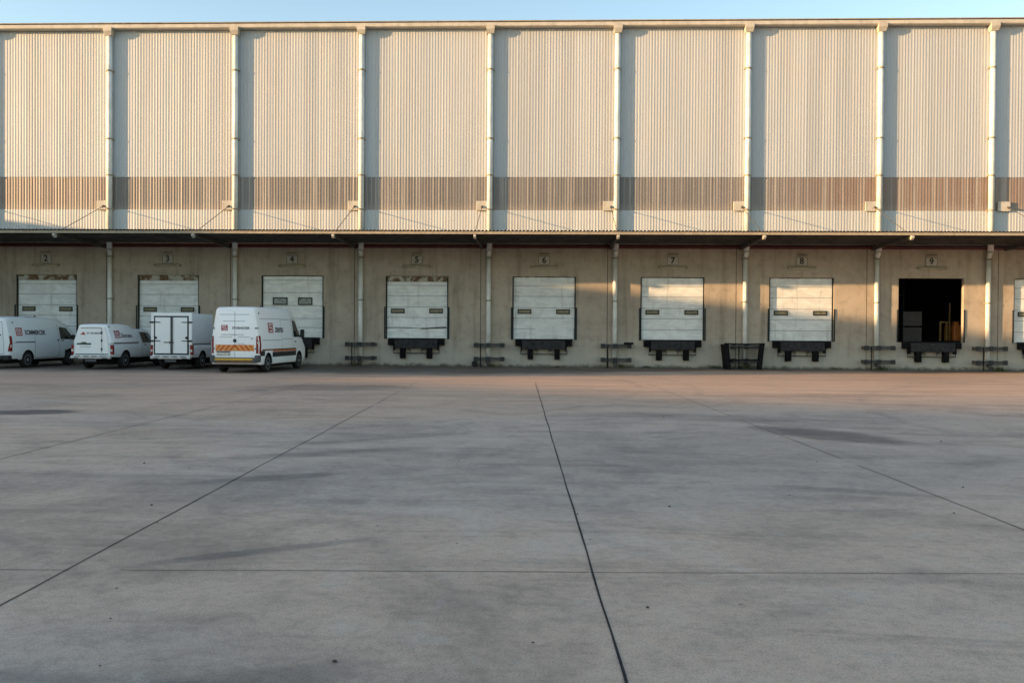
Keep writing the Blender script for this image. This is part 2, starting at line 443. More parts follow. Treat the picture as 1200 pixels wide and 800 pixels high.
# concrete wall: panels with door openings, 3 cm joints between them
JX = [XL, -39.3, -33.4, -27.36, -21.25, -15.17, -9.13, -3.06, 2.98, 9.05, 15.15, 21.22, 27.3, 33.3, XR]
w = MB()
for a, b in zip(JX[:-1], JX[1:]):
    a, b = a + 0.015, b - 0.015
    z0, z1 = -0.2, 5.99
    dx = [c for c, _ in DOORX if a < c < b]
    if not dx:
        w.box(a, b, 0.0, 0.22, z0, z1); continue
    c = dx[0]
    xs = [a, c - DHW, c + DHW, b]; zs = [z0, DZ0, DZ1, z1]
    F = {}
    for y in (0.0, 0.22):
        for i in range(4):
            for k in range(4):
                F[(y, i, k)] = w.bm.verts.new((xs[i], y, zs[k]))
    for y in (0.0, 0.22):
        for i in range(3):
            for k in range(3):
                if i == 1 and k == 1: continue
                w.bm.faces.new([F[(y, i, k)], F[(y, i + 1, k)], F[(y, i + 1, k + 1)], F[(y, i, k + 1)]])
    def side(i0, k0, i1, k1): w.bm.faces.new([F[(0.0, i0, k0)], F[(0.0, i1, k1)], F[(0.22, i1, k1)], F[(0.22, i0, k0)]])
    for i in range(3): side(i, 0, i + 1, 0); side(i, 3, i + 1, 3); side(0, i, 0, i + 1); side(3, i, 3, i + 1)
    side(1, 1, 2, 1); side(1, 2, 2, 2); side(1, 1, 1, 2); side(2, 1, 2, 2)
w.build('concrete_wall', M['wall'], WH)
gp = MB()
for x in JX[1:-1]:
    gp = MB(); gp.box(x - 0.0149, x + 0.0149, 0.03, 0.2, -0.1, 5.95); gp.build('joint_filler', M['gap'], WH)

# corrugated cladding sheets (trapezoidal ribs)
def corrugated(name, z0, z1, y, mat, pitch=0.137, depth=0.0068, x0=XL, x1=XR, nz=1):
    mb = MB(); bm = mb.bm
    prof = [(0.0, 0), (0.34, 0), (0.50, 1), (0.84, 1)]
    rr = random.Random(3); xs = []; n = int((x1 - x0) / pitch)
    for i in range(n):
        jj = rr.uniform(-0.04, 0.04); dd = depth * rr.uniform(0.7, 1.35)
        for u, h in prof: xs.append((x0 + (i + u + (jj if 0.2 < u else 0)) * pitch, y - h * dd))
    xs.append((x0 + n * pitch, y))
    rows = []
    for k in range(nz + 1):
        z = z0 + (z1 - z0) * k / nz
        rows.append([bm.verts.new((px, py, z)) for px, py in xs])
    for A, B in zip(rows[:-1], rows[1:]):
        for i in range(len(xs) - 1): bm.faces.new((A[i], A[i + 1], B[i + 1], B[i]))
    return mb.build(name, mat, WH)
CY = -0.10
corrugated('upper_cladding', 9.02, 16.07, CY, M['clad'])
corrugated('rooflight_band', 7.43, 9.05, CY + 0.012, M['band'])
corrugated('lower_cladding', 5.95, 7.45, CY, M['clad_low'])
b = MB()
b.box(XL, XR, 0.02, 0.2, 6.0, 16.2); b.box(XL, XL + 0.2, 0.22, 40, 0, 16.2); b.box(XR - 0.2, XR, 0.22, 40, 0, 16.2); b.box(XL, XR, 40, 40.2, 0, 16.2)
b.build('shell', M['roof'], WH)
b = MB(); b.prism([(-0.14, 16.22), (20, 17.6), (40.3, 16.22), (40.3, 16.28), (20, 17.66), (-0.14, 16.28)], XL - 0.1, XR + 0.1, 'YZ')
b.build('roof', M['roof'], WH)

# gutter with rolled lip
b = MB()
b.prism([(CY - 0.045, 16.03), (CY - 0.30, 16.03), (CY - 0.36, 16.07), (CY - 0.36, 16.20), (CY - 0.34, 16.235), (CY - 0.30, 16.235), (CY - 0.30, 16.19), (CY - 0.045, 16.19)], XL, XR, 'YZ')
gut = b.build('gutter', M['trim'], WH)
b = MB(); b.prism([(CY - 0.32, 16.30), (0.3, 16.36), (0.3, 16.39), (CY - 0.34, 16.33)], XL, XR, 'YZ')
b.build('eaves_flashing', M['trim'], WH)

# downpipes
PR = 0.13; PQ = 0.108
for i, x in enumerate(PIPES):
    b = MB(); py = CY - 0.012 - PR
    b.tube((x, py, 15.85), (x, py, 5.55), PR, n=20)
    b.tube((x, py, 5.55), (x - 0.03, -PQ - 0.02, 5.25), PR * 0.98, PQ, n=20)
    b.tube((x - 0.03, -PQ - 0.02, 5.25), (x - 0.03, -PQ - 0.02, 0.42), PQ, n=20)
    p = b.build('downpipe', M['pipe'], WH)
    h = MB()
    top = [(x - 0.20, CY - 0.40), (x + 0.20, CY - 0.40), (x + 0.20, CY - 0.05), (x - 0.20, CY - 0.05)]
    bot = [(x - 0.16, py - 0.16), (x + 0.16, py - 0.16), (x + 0.16, CY - 0.05), (x - 0.16, CY - 0.05)]
    V = [[h.bm.verts.new((a, c, z)) for a, c in q] for q, z in ((top, 16.10), (top, 15.93), (bot, 15.74))]
    for A, B in zip(V[:-1], V[1:]):
        for k in range(4): h.bm.faces.new((A[k], A[(k + 1) % 4], B[(k + 1) % 4], B[k]))
    h.bm.faces.new(V[0]); h.bm.faces.new(V[-1])
    h.build('rain_hopper', M['trim'], p)
    for z in (14.08, 10.82, 9.08, 7.46):
        c = MB(); c.tube((x, py, z - 0.035), (x, py, z + 0.035), PR + 0.018, n=20)
        c.box(x - PR - 0.05, x + PR + 0.05, py - 0.01, CY, z - 0.03, z + 0.03)
        c.build('pipe_clip', M['pipe_band'], p)
    for z in (3.15, 5.18):
        c = MB(); c.tube((x - 0.03, -PQ - 0.02, z - 0.03), (x - 0.03, -PQ - 0.02, z + 0.03), PQ + 0.018, n=20)
        c.box(x - 0.03 - PQ - 0.05, x - 0.03 + PQ + 0.05, -PQ - 0.03, 0, z - 0.025, z + 0.025)
        c.build('pipe_clip', M['pipe_band'], p)
    if 0 <= i:
        c = MB(); c.tube((x - 0.03, -0.13, 0.415), (x - 0.02, -0.28, 0.22), 0.10, n=14); c.tube((x - 0.02, -0.28, 0.22), (x, -0.48, 0.11), 0.095, n=14)
        c.build('pipe_shoe', M['galv'], p)

# canopy: corrugated sheet, fascia, soffit, purlins, cantilever beams and tie rods
CAN = empty('canopy', (0, 0, 0), parent=WH)
b = MB(); bm = b.bm
pitch, dep = 0.16, 0.045
n = int((XR - XL) / pitch); xs = []
for i in range(n):
    for u, hh in ((0, 0), (0.3, 0), (0.45, 1), (0.85, 1)): xs.append((XL + (i + u) * pitch, hh * dep))
rowf = [bm.verts.new((x, -4.66, 5.955 + hh)) for x, hh in xs]; rowb = [bm.verts.new((x, -0.16, 6.04 + hh)) for x, hh in xs]
rowf2 = [bm.verts.new((x, -4.66, 5.945 + hh)) for x, hh in xs]
for i in range(len(xs) - 1):
    bm.faces.new((rowf[i], rowf[i + 1], rowb[i + 1], rowb[i]))
    bm.faces.new((rowf2[i], rowf2[i + 1], rowf[i + 1], rowf[i]))
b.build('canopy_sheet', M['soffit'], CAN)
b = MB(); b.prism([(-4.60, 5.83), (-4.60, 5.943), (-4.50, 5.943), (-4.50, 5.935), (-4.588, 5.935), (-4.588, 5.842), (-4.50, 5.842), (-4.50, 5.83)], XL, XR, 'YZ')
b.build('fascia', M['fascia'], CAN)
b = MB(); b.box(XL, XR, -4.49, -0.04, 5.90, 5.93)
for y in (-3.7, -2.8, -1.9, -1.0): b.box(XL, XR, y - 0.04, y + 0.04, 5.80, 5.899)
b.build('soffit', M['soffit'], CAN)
BEAMS = [-33.5, -27.4, -21.28, -15.18, -9.09, -3.0, 3.10, 9.24, 15.38, 21.5, 27.0, 33.2]
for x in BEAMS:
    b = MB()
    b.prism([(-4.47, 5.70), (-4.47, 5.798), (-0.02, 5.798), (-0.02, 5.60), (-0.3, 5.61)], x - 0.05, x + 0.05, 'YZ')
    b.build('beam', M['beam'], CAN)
    b = MB(); b.prism([(-4.69, 5.78), (-4.69, 5.72), (-4.58, 5.64), (-4.475, 5.64), (-4.475, 5.82), (-4.58, 5.82)], x - 0.05, x + 0.05, 'YZ')
    b.build('end_bracket', M['trim'], CAN)
    b = MB(); b.tube((x, CY - 0.1, 7.62), (x - 0.02, -4.40, 5.86), 0.015, n=8)
    b.tube((x, CY - 0.09, 7.62), (x, CY - 0.26, 7.555), 0.05, n=8)
    b.build('tie_rod', M['beam'], CAN)
for x, bx in zip(PIPES, BEAMS):
    b = MB()
    if x > 20.5 and x < 21: b.box(21.06, 21.62, CY - 0.13, CY - 0.02, 7.42, 7.87, 0.012)
    else: b.box(x - PR - 0.50, x - PR + 0.03, CY - 0.13, CY - 0.02, 7.42, 7.87, 0.012)
    b.build('anchor_plate', M['trim'], WH)
b = MB(); b.tube((XL, -0.11, 5.72), (XR, -0.11, 5.72), 0.08, n=10)
for x in range(-44, 45, 3): b.box(x + 0.98, x + 1.02, -0.16, 0.0, 5.64, 5.77)
b.build('sprinkler_pipe', M['redpipe'], WH)

# the dark room behind the open door
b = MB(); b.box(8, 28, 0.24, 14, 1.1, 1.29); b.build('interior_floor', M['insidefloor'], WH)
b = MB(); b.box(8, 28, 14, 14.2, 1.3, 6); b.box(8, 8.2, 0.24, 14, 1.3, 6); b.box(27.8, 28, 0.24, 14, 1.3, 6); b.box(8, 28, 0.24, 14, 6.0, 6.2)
b.build('interior_wall', M['inside'], WH)

# dock doors
def dock_door(cx, style):
    x0, x1 = cx - DHW + 0.015, cx + DHW - 0.015
    y = 0.13
    top = DZ1 - 0.01
    hdr = style in ('rust', 'mottle')
    body_top = top - (0.25 if hdr else 0.02)
    mb = MB()
    z = DZ0 + 0.01; rows = [0.50, 0.52, 0.50, 0.54, 0.50]
    if style == 'four': rows = [0.50, 0.44, 0.62, 0.62, 0.60]
    zc = z; k = 0
    dz = []
    while zc < body_top - 0.05:
        h = rows[k % 5]; zt = min(zc + h, body_top)
        tilt = random.uniform(-0.006, 0.006)
        # each section: shallow boxed face with small grooves between sections
        v = [mb.bm.verts.new(p) for p in ((x0, y + tilt, zc + 0.009), (x1, y - tilt, zc + 0.009), (x1, y + tilt, zt - 0.009), (x0, y - tilt, zt - 0.009))]
        w2 = [mb.bm.verts.new((p.co.x, y + 0.05, p.co.z)) for p in v]
        mb.bm.faces.new(v); mb.bm.faces.new(w2[::-1])
        for q in range(4): mb.bm.faces.new((v[q], v[(q + 1) % 4], w2[(q + 1) % 4], w2[q]))
        for rr in (0.33, 0.66):
            zz = zc + h * rr
            if zz < zt - 0.04: mb.box(x0 + 0.01, x1 - 0.01, y - 0.012, y + 0.02, zz - 0.006, zz + 0.006)
        dz.append(zc); zc = zt; k += 1
    mb.mi = 1; mb.box(x0, x1, y + 0.02, y + 0.07, z, body_top)
    d = mb.build('dock_door', [M[{'four': 'door_b', 'rust': 'door', 'mottle': 'door', 'plain': 'door', 'dirty': 'door_c'}[style]], M['seam']], WH)
    if hdr or style == 'dirty':
        mb = MB()
        if hdr: mb.box(x0, x1, y - 0.03, y + 0.02, body_top + 0.005, top)
        else: mb.box(x0 - 0.005, x1 + 0.005, y - 0.03, y - 0.013, top - 0.03, top)
        mb.build('header_panel', M['rust'], d)
    # windows
    if style == 'four': wins = [(cx - 0.98, cx - 0.26), (cx + 0.25, cx + 0.95)]; wz = (2.90, 3.26)
    else: wins = [(cx - 1.26, cx - 0.60), (cx + 0.58, cx + 1.24)]; wz = (2.53, 2.76)
    for a, c in wins:
        mb = MB(); t = 0.05
        mb.box(a, c, y - 0.035, y - 0.015, wz[0], wz[0] + t); mb.box(a, c, y - 0.035, y - 0.015, wz[1] - t, wz[1])
        mb.box(a, a + t, y - 0.035, y - 0.015, wz[0] + t, wz[1] - t); mb.box(c - t, c, y - 0.035, y - 0.015, wz[0] + t, wz[1] - t)
        f = mb.build('window_frame', M['win_frame'], d)
        mb = MB(); mb.box(a + t, c - t, y - 0.022, y - 0.014, wz[0] + t, wz[1] - t)
        mb.build('pane', M['win_clear'] if style == 'four' else M['win_glass'], f)
    # steel guides on the wall beside the lower half of the door
    for s in (-1, 1):
        mb = MB(); xx = cx + s * (DHW + 0.03)
        mb.box(xx - 0.03, xx + 0.03, -0.04, -0.001, DZ0, 2.84, 0.006)
        mb.build('guide_rail', M['guide'], d)
        mb = MB(); xx = cx + s * (DHW - 0.03)
        mb.box(xx - 0.028, xx + 0.028, 0.06, 0.11, DZ0, top)
        mb.build('door_track', M['guide'], d)
    return d
STY = {'2': 'mottle', '3': 'rust', '4': 'four', '5': 'rust', '6': 'dirty', '7': 'plain', '8': 'dirty', '10': 'dirty'}
d5 = None
for cx, nm in DOORX:
    if nm == '9': continue
    d = dock_door(cx, STY[nm])
    if nm == '5':
        mb = MB(); pts = [(-1.45, 1.84), (-0.9, 1.86), (-0.3, 1.83), (0.2, 1.80), (0.5, 1.805), (0.9, 1.84), (1.42, 1.87)]
        for (a, za), (c, zc) in zip(pts[:-1], pts[1:]):
            t = 0.012 if c < 0.3 else 0.03
            mb.prism([(cx + a, za - t), (cx + c, zc - t), (cx + c, zc + t), (cx + a, za + t)], 0.112, 0.119)
        mb.build('buckled_seam', M['win_frame'], d)
    if nm == '6':
        mb = MB(); mb.box(cx - 0.4, cx + 1.42, 0.108, 0.117, 1.36, 1.82); mb.build('patch_panel', M['door_c'], d)
# open door: rolled-up leaf edge and tracks
cx = 18.13
for s in (-1, 1):
    mb = MB(); xx = cx + s * (DHW + 0.03); mb.box(xx - 0.03, xx + 0.03, -0.04, -0.001, DZ0, 2.84, 0.006); mb.build('guide_rail', M['guide'], WH)
    mb = MB(); xx = cx + s * (DHW + 0.05); mb.box(xx - 0.04, xx + 0.04, 0.23, 0.30, DZ0, DZ1); mb.build('door_track', M['guide'], WH)

# ------------------------------------------------------------------ dock levellers
def leveller():
    root = empty('dock_leveller')
    b = MB(); b.box(-1.02, 1.02, -0.30, -0.002, 0.86, 1.28, 0.012)
    for s in (-0.7, 0.0, 0.7): b.box(s - 0.03, s + 0.03, -0.315, -0.299, 0.90, 1.24)
    b.build('lip', M['lip'], root)
    b = MB(); b.box(-1.36, 1.36, -0.10, -0.001, 1.282, 1.34)
    for s in (-1, 1):
        b.box(s * 1.19 - 0.16, s * 1.19 + 0.16, -0.20, -0.002, 1.0, 1.278)
        b.box(s * 1.06 - 0.035, s * 1.06 + 0.035, -0.26, -0.002, 0.76, 0.998)
    b.build('frame', M['black'], root)
    for s in (-1, 1):
        b = MB(); b.box(s * 0.635 - 0.13, s * 0.635 + 0.13, -0.27, -0.002, 0.37, 0.858, 0.02)
        b.build('bumper', M['rubber'], root)
    b = MB(); b.tube((-1.12, -0.12, 0.63), (1.12, -0.12, 0.63), 0.024, n=8)
    for s in (-1.1, -0.3, 0.25, 1.1): b.tube((s, -0.12, 0.63), (s, -0.12, 0.86 if abs(s) < 1 else 0.78), 0.02, n=8)
    for s in (-0.35, 0.32): b.lathe([(0.07, -0.02), (0.07, 0.02)], (s, -0.14, 0.82), 'Y', 12)
    b.build('support_bar', M['galv'], root)
    return root
L0 = None
for cx, nm in DOORX:
    o = leveller() if L0 is None else copy_tree(L0)
    if L0 is None: L0 = o
    o.location = (cx, 0, 0)
    extra = {'2': 'behind the panel van parked leftmost', '3': 'behind the pickup and the box pickup', '4': 'behind the tall orange-striped van', '10': 'at the right edge of the photo'}
    lab = ('black dock leveller with rubber bumpers below the open dark doorway 9' if nm == '9' else
           f'black dock leveller with rubber bumpers below closed dock door {nm}' if nm not in extra else
           f'black dock leveller with rubber bumpers {extra[nm]}')
    tag(o, lab, 'dock leveller', 'dock levellers along the warehouse wall')

# ------------------------------------------------------------------ text helper
def text_verts(s, size, shear=0.0, bold=0.0, align='CENTER'):
    cu = bpy.data.curves.new('lettering_curve', 'FONT'); cu.body = s; cu.size = size; cu.align_x = align; cu.align_y = 'CENTER'
    cu.shear = shear; cu.offset = bold; cu.resolution_u = 3
    ob = bpy.data.objects.new('lettering_tmp', cu); COL.objects.link(ob)
    dg = bpy.context.evaluated_depsgraph_get()
    me = bpy.data.meshes.new_from_object(ob.evaluated_get(dg))
    bpy.data.objects.remove(ob); bpy.data.curves.remove(cu)
    return me

# ------------------------------------------------------------------ number signs and lamps
WORDS = {'2': 'two', '3': 'three', '4': 'four', '5': 'five', '6': 'six', '7': 'seven', '8': 'eight', '9': 'nine'}
for cx, nm in DOORX:
    if nm == '10': continue
    r = empty('number_sign', (cx - 0.01, 0, 5.08))
    tag(r, f'small grey-white wall sign with the number {nm} above its dock door', 'sign', 'dock number signs')
    b = MB(); b.box(-0.265, 0.265, -0.035, -0.001, -0.2, 0.2, 0.006); b.build('plate', M['sign'], r)
    b = MB()
    for (a, c, d, e) in ((-0.265, 0.265, 0.185, 0.2), (-0.265, 0.265, -0.2, -0.185), (-0.265, -0.25, -0.184, 0.184), (0.25, 0.265, -0.184, 0.184)):
        b.box(a, c, -0.041, -0.0355, d, e)
    b.build('border', M['ink'], r)
    me = text_verts(nm, 0.40, bold=0.012)
    for v in me.vertices: v.co = Vector((v.co.x, -0.039, v.co.y))
    me.materials.append(M['ink']); link('numeral', me, r)
    b = MB(); b.prism([(-0.16, 0.27), (-0.16, 0.285), (-0.001, 0.33), (-0.001, 0.315)], -0.25, 0.25, 'YZ'); b.build('hood', M['lamp'], r)
    r = empty('strip_light', (cx - 0.01, 0, 4.77))
    tag(r, f'long thin unlit lamp fixture on the wall below sign {nm}', 'lamp', 'strip lamps above the dock doors')
    b = MB(); b.prism([(-0.001, -0.06), (-0.001, 0.06), (-0.10, 0.06), (-0.16, 0.02), (-0.16, -0.01), (-0.09, -0.012)], -0.66, 0.66, 'YZ'); b.build('housing', M['lamp'], r)
    b = MB(); b.tube((-0.6, -0.08, -0.045), (0.6, -0.08, -0.045), 0.03, n=10); b.build('tube', M['diffuser'], r)

# ------------------------------------------------------------------ pipe guards
def guard():
    root = empty('pipe_guard')
    for z in (1.035, 0.38):
        b = MB()
        h, d, t = 0.085, -0.42, 0.014
        # flat steel hoop: wall - out - across - back
        b.box(-0.66, 0.76, d - t, d + t, z - h, z + h)
        b.box(-0.66, -0.632, d + t, -0.001, z - h, z + h)
        b.box(0.732, 0.76, d + t, -0.001, z - h, z + h)
        b.box(-0.64, 0.74, d - 0.05, d - t, z - h + 0.01, z - h + 0.03)
        b.box(-0.64, 0.74, d - 0.05, d - t, z + h - 0.03, z + h - 0.01)
        rl = b.build('rail', M['galv'], root)
        b = MB()
        for x in (-0.58, 0.0, 0.66): b.box(x - 0.10, x + 0.10, -0.475, -0.436, z - 0.105, z + 0.105, 0.008)
        b.build('end_plate', M['trimblack'], rl)
    b = MB(); b.tube((-0.35, -0.46, 0.0), (-0.35, -0.46, 1.1), 0.025, n=8); b.build('post', M['black'], root)
    return root
G0 = None
GL = {-21.0: 'behind the parked pickup with canopy', -14.87: 'behind the tall orange-striped van', -8.78: 'between doors 4 and 5', -2.64: 'between doors 5 and 6',
      3.36: 'between doors 6 and 7', 9.48: 'inside the black tapered guard', 15.6: 'between door 8 and the open doorway 9', 20.73: 'just right of the open doorway 9'}
for x, where in GL.items():
    o = guard() if G0 is None else copy_tree(G0)
    if G0 is None: G0 = o
    o.location = (x - 0.02, 0, 0)
    tag(o, f'two grey steel guard rails round the downpipe {where}', 'guard rail', 'pipe guards along the wall')

# black tapered guard in front of the downpipe between doors 7 and 8
r = empty('barrel_guard', (9.25, -0.95, 0))
tag(r, 'black tapered open guard standing round a downpipe between doors 7 and 8', 'guard')
for s in (-1, 1):
    b = MB(); b.prism([(s * 0.80, 0.0), (s * 0.92, 1.16), (s * 0.72, 1.16), (s * 0.66, 0.55), (s * 0.60, 0.0)], -0.05, 0.0)
    b.prism([(s * 0.80, 0.0), (s * 0.92, 1.16), (s * 0.885, 1.16), (s * 0.765, 0.0)], 0.001, 0.9)
    b.build('side_plate', M['black'], r)
b = MB(); pts = [(-0.93 + 1.86 * i / 12, -0.03 - 0.10 * math.sin(math.pi * i / 12), 1.19 - 0.02 * math.sin(math.pi * i / 12)) for i in range(13)]
b.path(pts, 0.035, 8); b.build('top_bar', M['black'], r)
b = MB(); b.path([(-0.7 + 1.4 * i / 6, 0.06, 0.46 - 0.02 * math.sin(math.pi * i / 6)) for i in range(7)], 0.03, 8); b.build('lower_bar', M['black'], r)
b = MB(); b.path([(-0.90, 0.0, 1.14), (-0.6, 0.25, 1.08), (0.0, 0.33, 1.05), (0.6, 0.25, 1.08), (0.90, 0.0, 1.14)], 0.03, 8); b.build('back_hoop', M['galv'], r)

# small things at the wall foot
b = MB(); b.box(3.74, 4.18, -0.62, -0.44, 1.115, 1.21, 0.02)
tag(b.build('rubber_block', M['rubber']), 'black rubber block lying on the guard rail between doors 6 and 7', 'block')
r = empty('old_tyre', (-3.3, -0.3, 0.0)); r.scale = (0.65, 0.65, 0.65); tag(r, 'small black tyre leaning by the downpipe between doors 5 and 6', 'tyre')
b = MB(); b.lathe([(0.10, -0.07), (0.17, -0.085), (0.215, -0.06), (0.225, 0), (0.215, 0.06), (0.17, 0.085), (0.10, 0.07)], (0, 0, 0.225), 'Y', 24); b.build('tread', M['tyre'], r)
b = MB(); b.lathe([(0.098, -0.05), (0.098, 0.05)], (0, 0, 0.225), 'Y', 16); b.build('hub', M['rim'], r)

def weed(x, y, n, hgt, seed, label):
    rnd = random.Random(seed); b = MB()
    for i in range(n):
        a = rnd.uniform(0, 2 * math.pi); L = hgt * rnd.uniform(0.5, 1.1); wd = rnd.uniform(0.008, 0.022)
        px, py = rnd.gauss(0, 0.11), rnd.gauss(0, 0.05); lean = rnd.uniform(0.15, 0.9)
        pr = None
        for k in range(4):
            t = k / 3; rr = lean * L * t * t
            c = Vector((px + math.cos(a) * rr, py + math.sin(a) * rr * 0.7, L * (t - 0.25 * t * t)))
            s = Vector((-math.sin(a), math.cos(a), 0)) * wd * (1.05 - t)
            cur = (c - s, c + s)
            if pr: b.face([pr[0], pr[1], cur[1], cur[0]])
            pr = cur
    o = b.build('weed', M['leaf'], normals=False); o.location = (x, y, 0)
    tag(o, label, 'weed', 'weeds along the wall foot')
for q, (x, y, n, h, lab) in enumerate(((-9.0, -0.5, 60, 0.22, 'low weed tuft under the guard rails between doors 4 and 5'), (-2.5, -0.45, 70, 0.25, 'weed tuft under the guard rails between doors 5 and 6'),
        (3.6, -0.45, 80, 0.28, 'weed tuft under the guard rails between doors 6 and 7'), (4.9, -0.18, 40, 0.18, 'low weed tuft at the wall foot below the left side of door 7'),
        (8.0, -0.18, 60, 0.22, 'weed tuft left of the black tapered guard'), (9.4, -0.6, 90, 0.34, 'tall green weed inside the black tapered guard'),
        (15.7, -0.45, 80, 0.26, 'weed tuft under the guard rails between doors 8 and 9'), (21.1, -0.5, 90, 0.28, 'weed tuft under the guard rails right of the open doorway'),
        (0.6, -0.16, 40, 0.14, 'sparse weed tuft at the wall foot below door 6'), (13.6, -0.16, 40, 0.15, 'sparse weed tuft at the wall foot below door 8'))):
    weed(x, y, n, h, q + 5, lab)

# goods and a lift truck inside the open doorway
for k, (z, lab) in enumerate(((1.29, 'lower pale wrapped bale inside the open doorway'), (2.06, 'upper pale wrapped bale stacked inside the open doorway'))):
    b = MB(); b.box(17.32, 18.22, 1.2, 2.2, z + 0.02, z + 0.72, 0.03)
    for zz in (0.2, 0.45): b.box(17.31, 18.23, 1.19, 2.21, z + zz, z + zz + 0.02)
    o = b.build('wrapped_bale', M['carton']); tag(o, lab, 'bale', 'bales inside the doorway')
r = empty('lift_truck', (19.72, 1.9, 1.29)); tag(r, 'orange pallet lift truck with thin yellow mast inside the open doorway', 'lift truck')
b = MB(); b.box(0.22, 0.62, -0.3, 0.9, 0.06, 0.85, 0.05); b.box(0.28, 0.50, -0.2, 0.2, 0.85, 1.02, 0.04); b.build('body', M['truck_orange'], r)
b = MB()
for x in (-0.42, -0.12): b.box(x - 0.035, x + 0.035, -0.25, -0.15, 0.04, 1.0)
b.box(0.02, 0.07, -0.2, -0.12, 0.04, 1.95); b.box(-0.42, 0.07, -0.22, -0.14, 0.96, 1.03); b.build('mast', M['truck_yellow'], r)
for x in (-0.36, 0.0):
    b = MB(); b.box(x - 0.07, x + 0.07, -1.2, -0.26, 0.05, 0.10); b.build('fork', M['black'], r)
for x in (0.30, 0.55):
    b = MB(); b.lathe([(0.09, -0.03), (0.10, 0), (0.09, 0.03)], (x, -0.1, 0.10), 'X', 14); b.build('wheel', M['tyre'], r)

# dim storage rack with boxes deep in the room
r = empty('storage_rack', (17.8, 7.5, 1.29)); tag(r, 'dim steel storage rack holding boxes deep inside the open doorway', 'rack')
for x in (-2.0, 0.0, 2.0):
    b = MB(); b.box(x - 0.05, x + 0.05, -0.05, 0.05, 0, 3.6); b.box(x - 0.05, x + 0.05, 0.95, 1.05, 0, 3.6); b.build('upright', M['rack_steel'], r)
for z in (1.3, 2.6):
    b = MB(); b.box(-1.949, 1.949, -0.04, 0.04, z - 0.12, z); b.box(-1.949, 1.949, 0.96, 1.04, z - 0.12, z); b.box(-1.949, 1.949, 0.041, 0.959, z - 0.05, z - 0.01); b.build('shelf', M['rack_steel'], r)
for k, (x, z, h, lab) in enumerate(((-1.3, 0.0, 0.9, 'brown box at the left bottom of the rack in the doorway'), (-0.6, 1.3, 0.7, 'brown box on the lower shelf left of centre in the rack'),
        (0.7, 0.0, 1.0, 'large brown box at the right bottom of the rack'), (1.3, 1.3, 0.8, 'brown box on the lower shelf at the right of the rack'), (-1.2, 2.6, 0.7, 'brown box on the top shelf of the rack'))):
    b = MB(); b.box(-0.45, 0.45, 0.1, 0.9, 0.005, h, 0.01); b.mi = 1; b.box(-0.04, 0.04, 0.094, 0.0995, 0.1, h - 0.02)
    o = b.build('storage_box', [M['boxboard'], M['trim']]); o.location = (17.8 + x, 7.5, 1.29 + z); tag(o, lab, 'box', 'boxes on the storage rack')

# ------------------------------------------------------------------ vehicles
def ring(zb, zt, wb, wm, wt, zm, r, wf=0.02):
    h = [(0.0, zb), (wb * 0.6, zb), (wb - 0.03, zb), (wb, zb + 0.05), ((wb * 0.45 + wm * 0.55) + 0.0, zb + (zm - zb) * 0.5), (wm, zm), (wm * 0.5 + wt * 0.5 + 0.006, (zm + zt - r) / 2)]
    for k in range(6):
        a = math.pi / 2 * k / 5
        h.append((wt - r + r * math.cos(a), zt - r + r * math.sin(a)))
    h.append(((wt - r) * 0.5, zt + 0.012)); h.append((0.0, zt + 0.018))
    return h
def loft(secs):
    mb = MB(); rings = []
    for y, half in secs:
        pts = [(x, z) for x, z in half] + [(-x, z) for x, z in half[-2:0:-1]]
        rings.append([mb.bm.verts.new((x, y, z)) for x, z in pts])
    n = len(rings[0])
    for A, B in zip(rings[:-1], rings[1:]):
        for i in range(n):
            mb.bm.faces.new((A[i], A[(i + 1) % n], B[(i + 1) % n], B[i]))
    mb.bm.faces.new(rings[0][::-1]); mb.bm.faces.new(rings[-1])
    bmesh.ops.recalc_face_normals(mb.bm, faces=mb.bm.faces[:])
    return mb
def resample(secs, step=0.14):
    out = []
    for (ya, a), (yb, b) in zip(secs[:-1], secs[1:]):
        n = max(1, int((yb - ya) / step))
        for i in range(n):
            t = i / n
            out.append((ya + (yb - ya) * t, [(p[0] + (q[0] - p[0]) * t, p[1] + (q[1] - p[1]) * t) for p, q in zip(a, b)]))
    return out + [secs[-1]]
def shade(me, ang=32):
    for p in me.polygons: p.use_smooth = True
    bm = bmesh.new(); bm.from_mesh(me)
    for e in bm.edges:
        if len(e.link_faces) == 2 and e.calc_face_angle(0) > R(ang): e.smooth = False
    bm.to_mesh(me); bm.free()

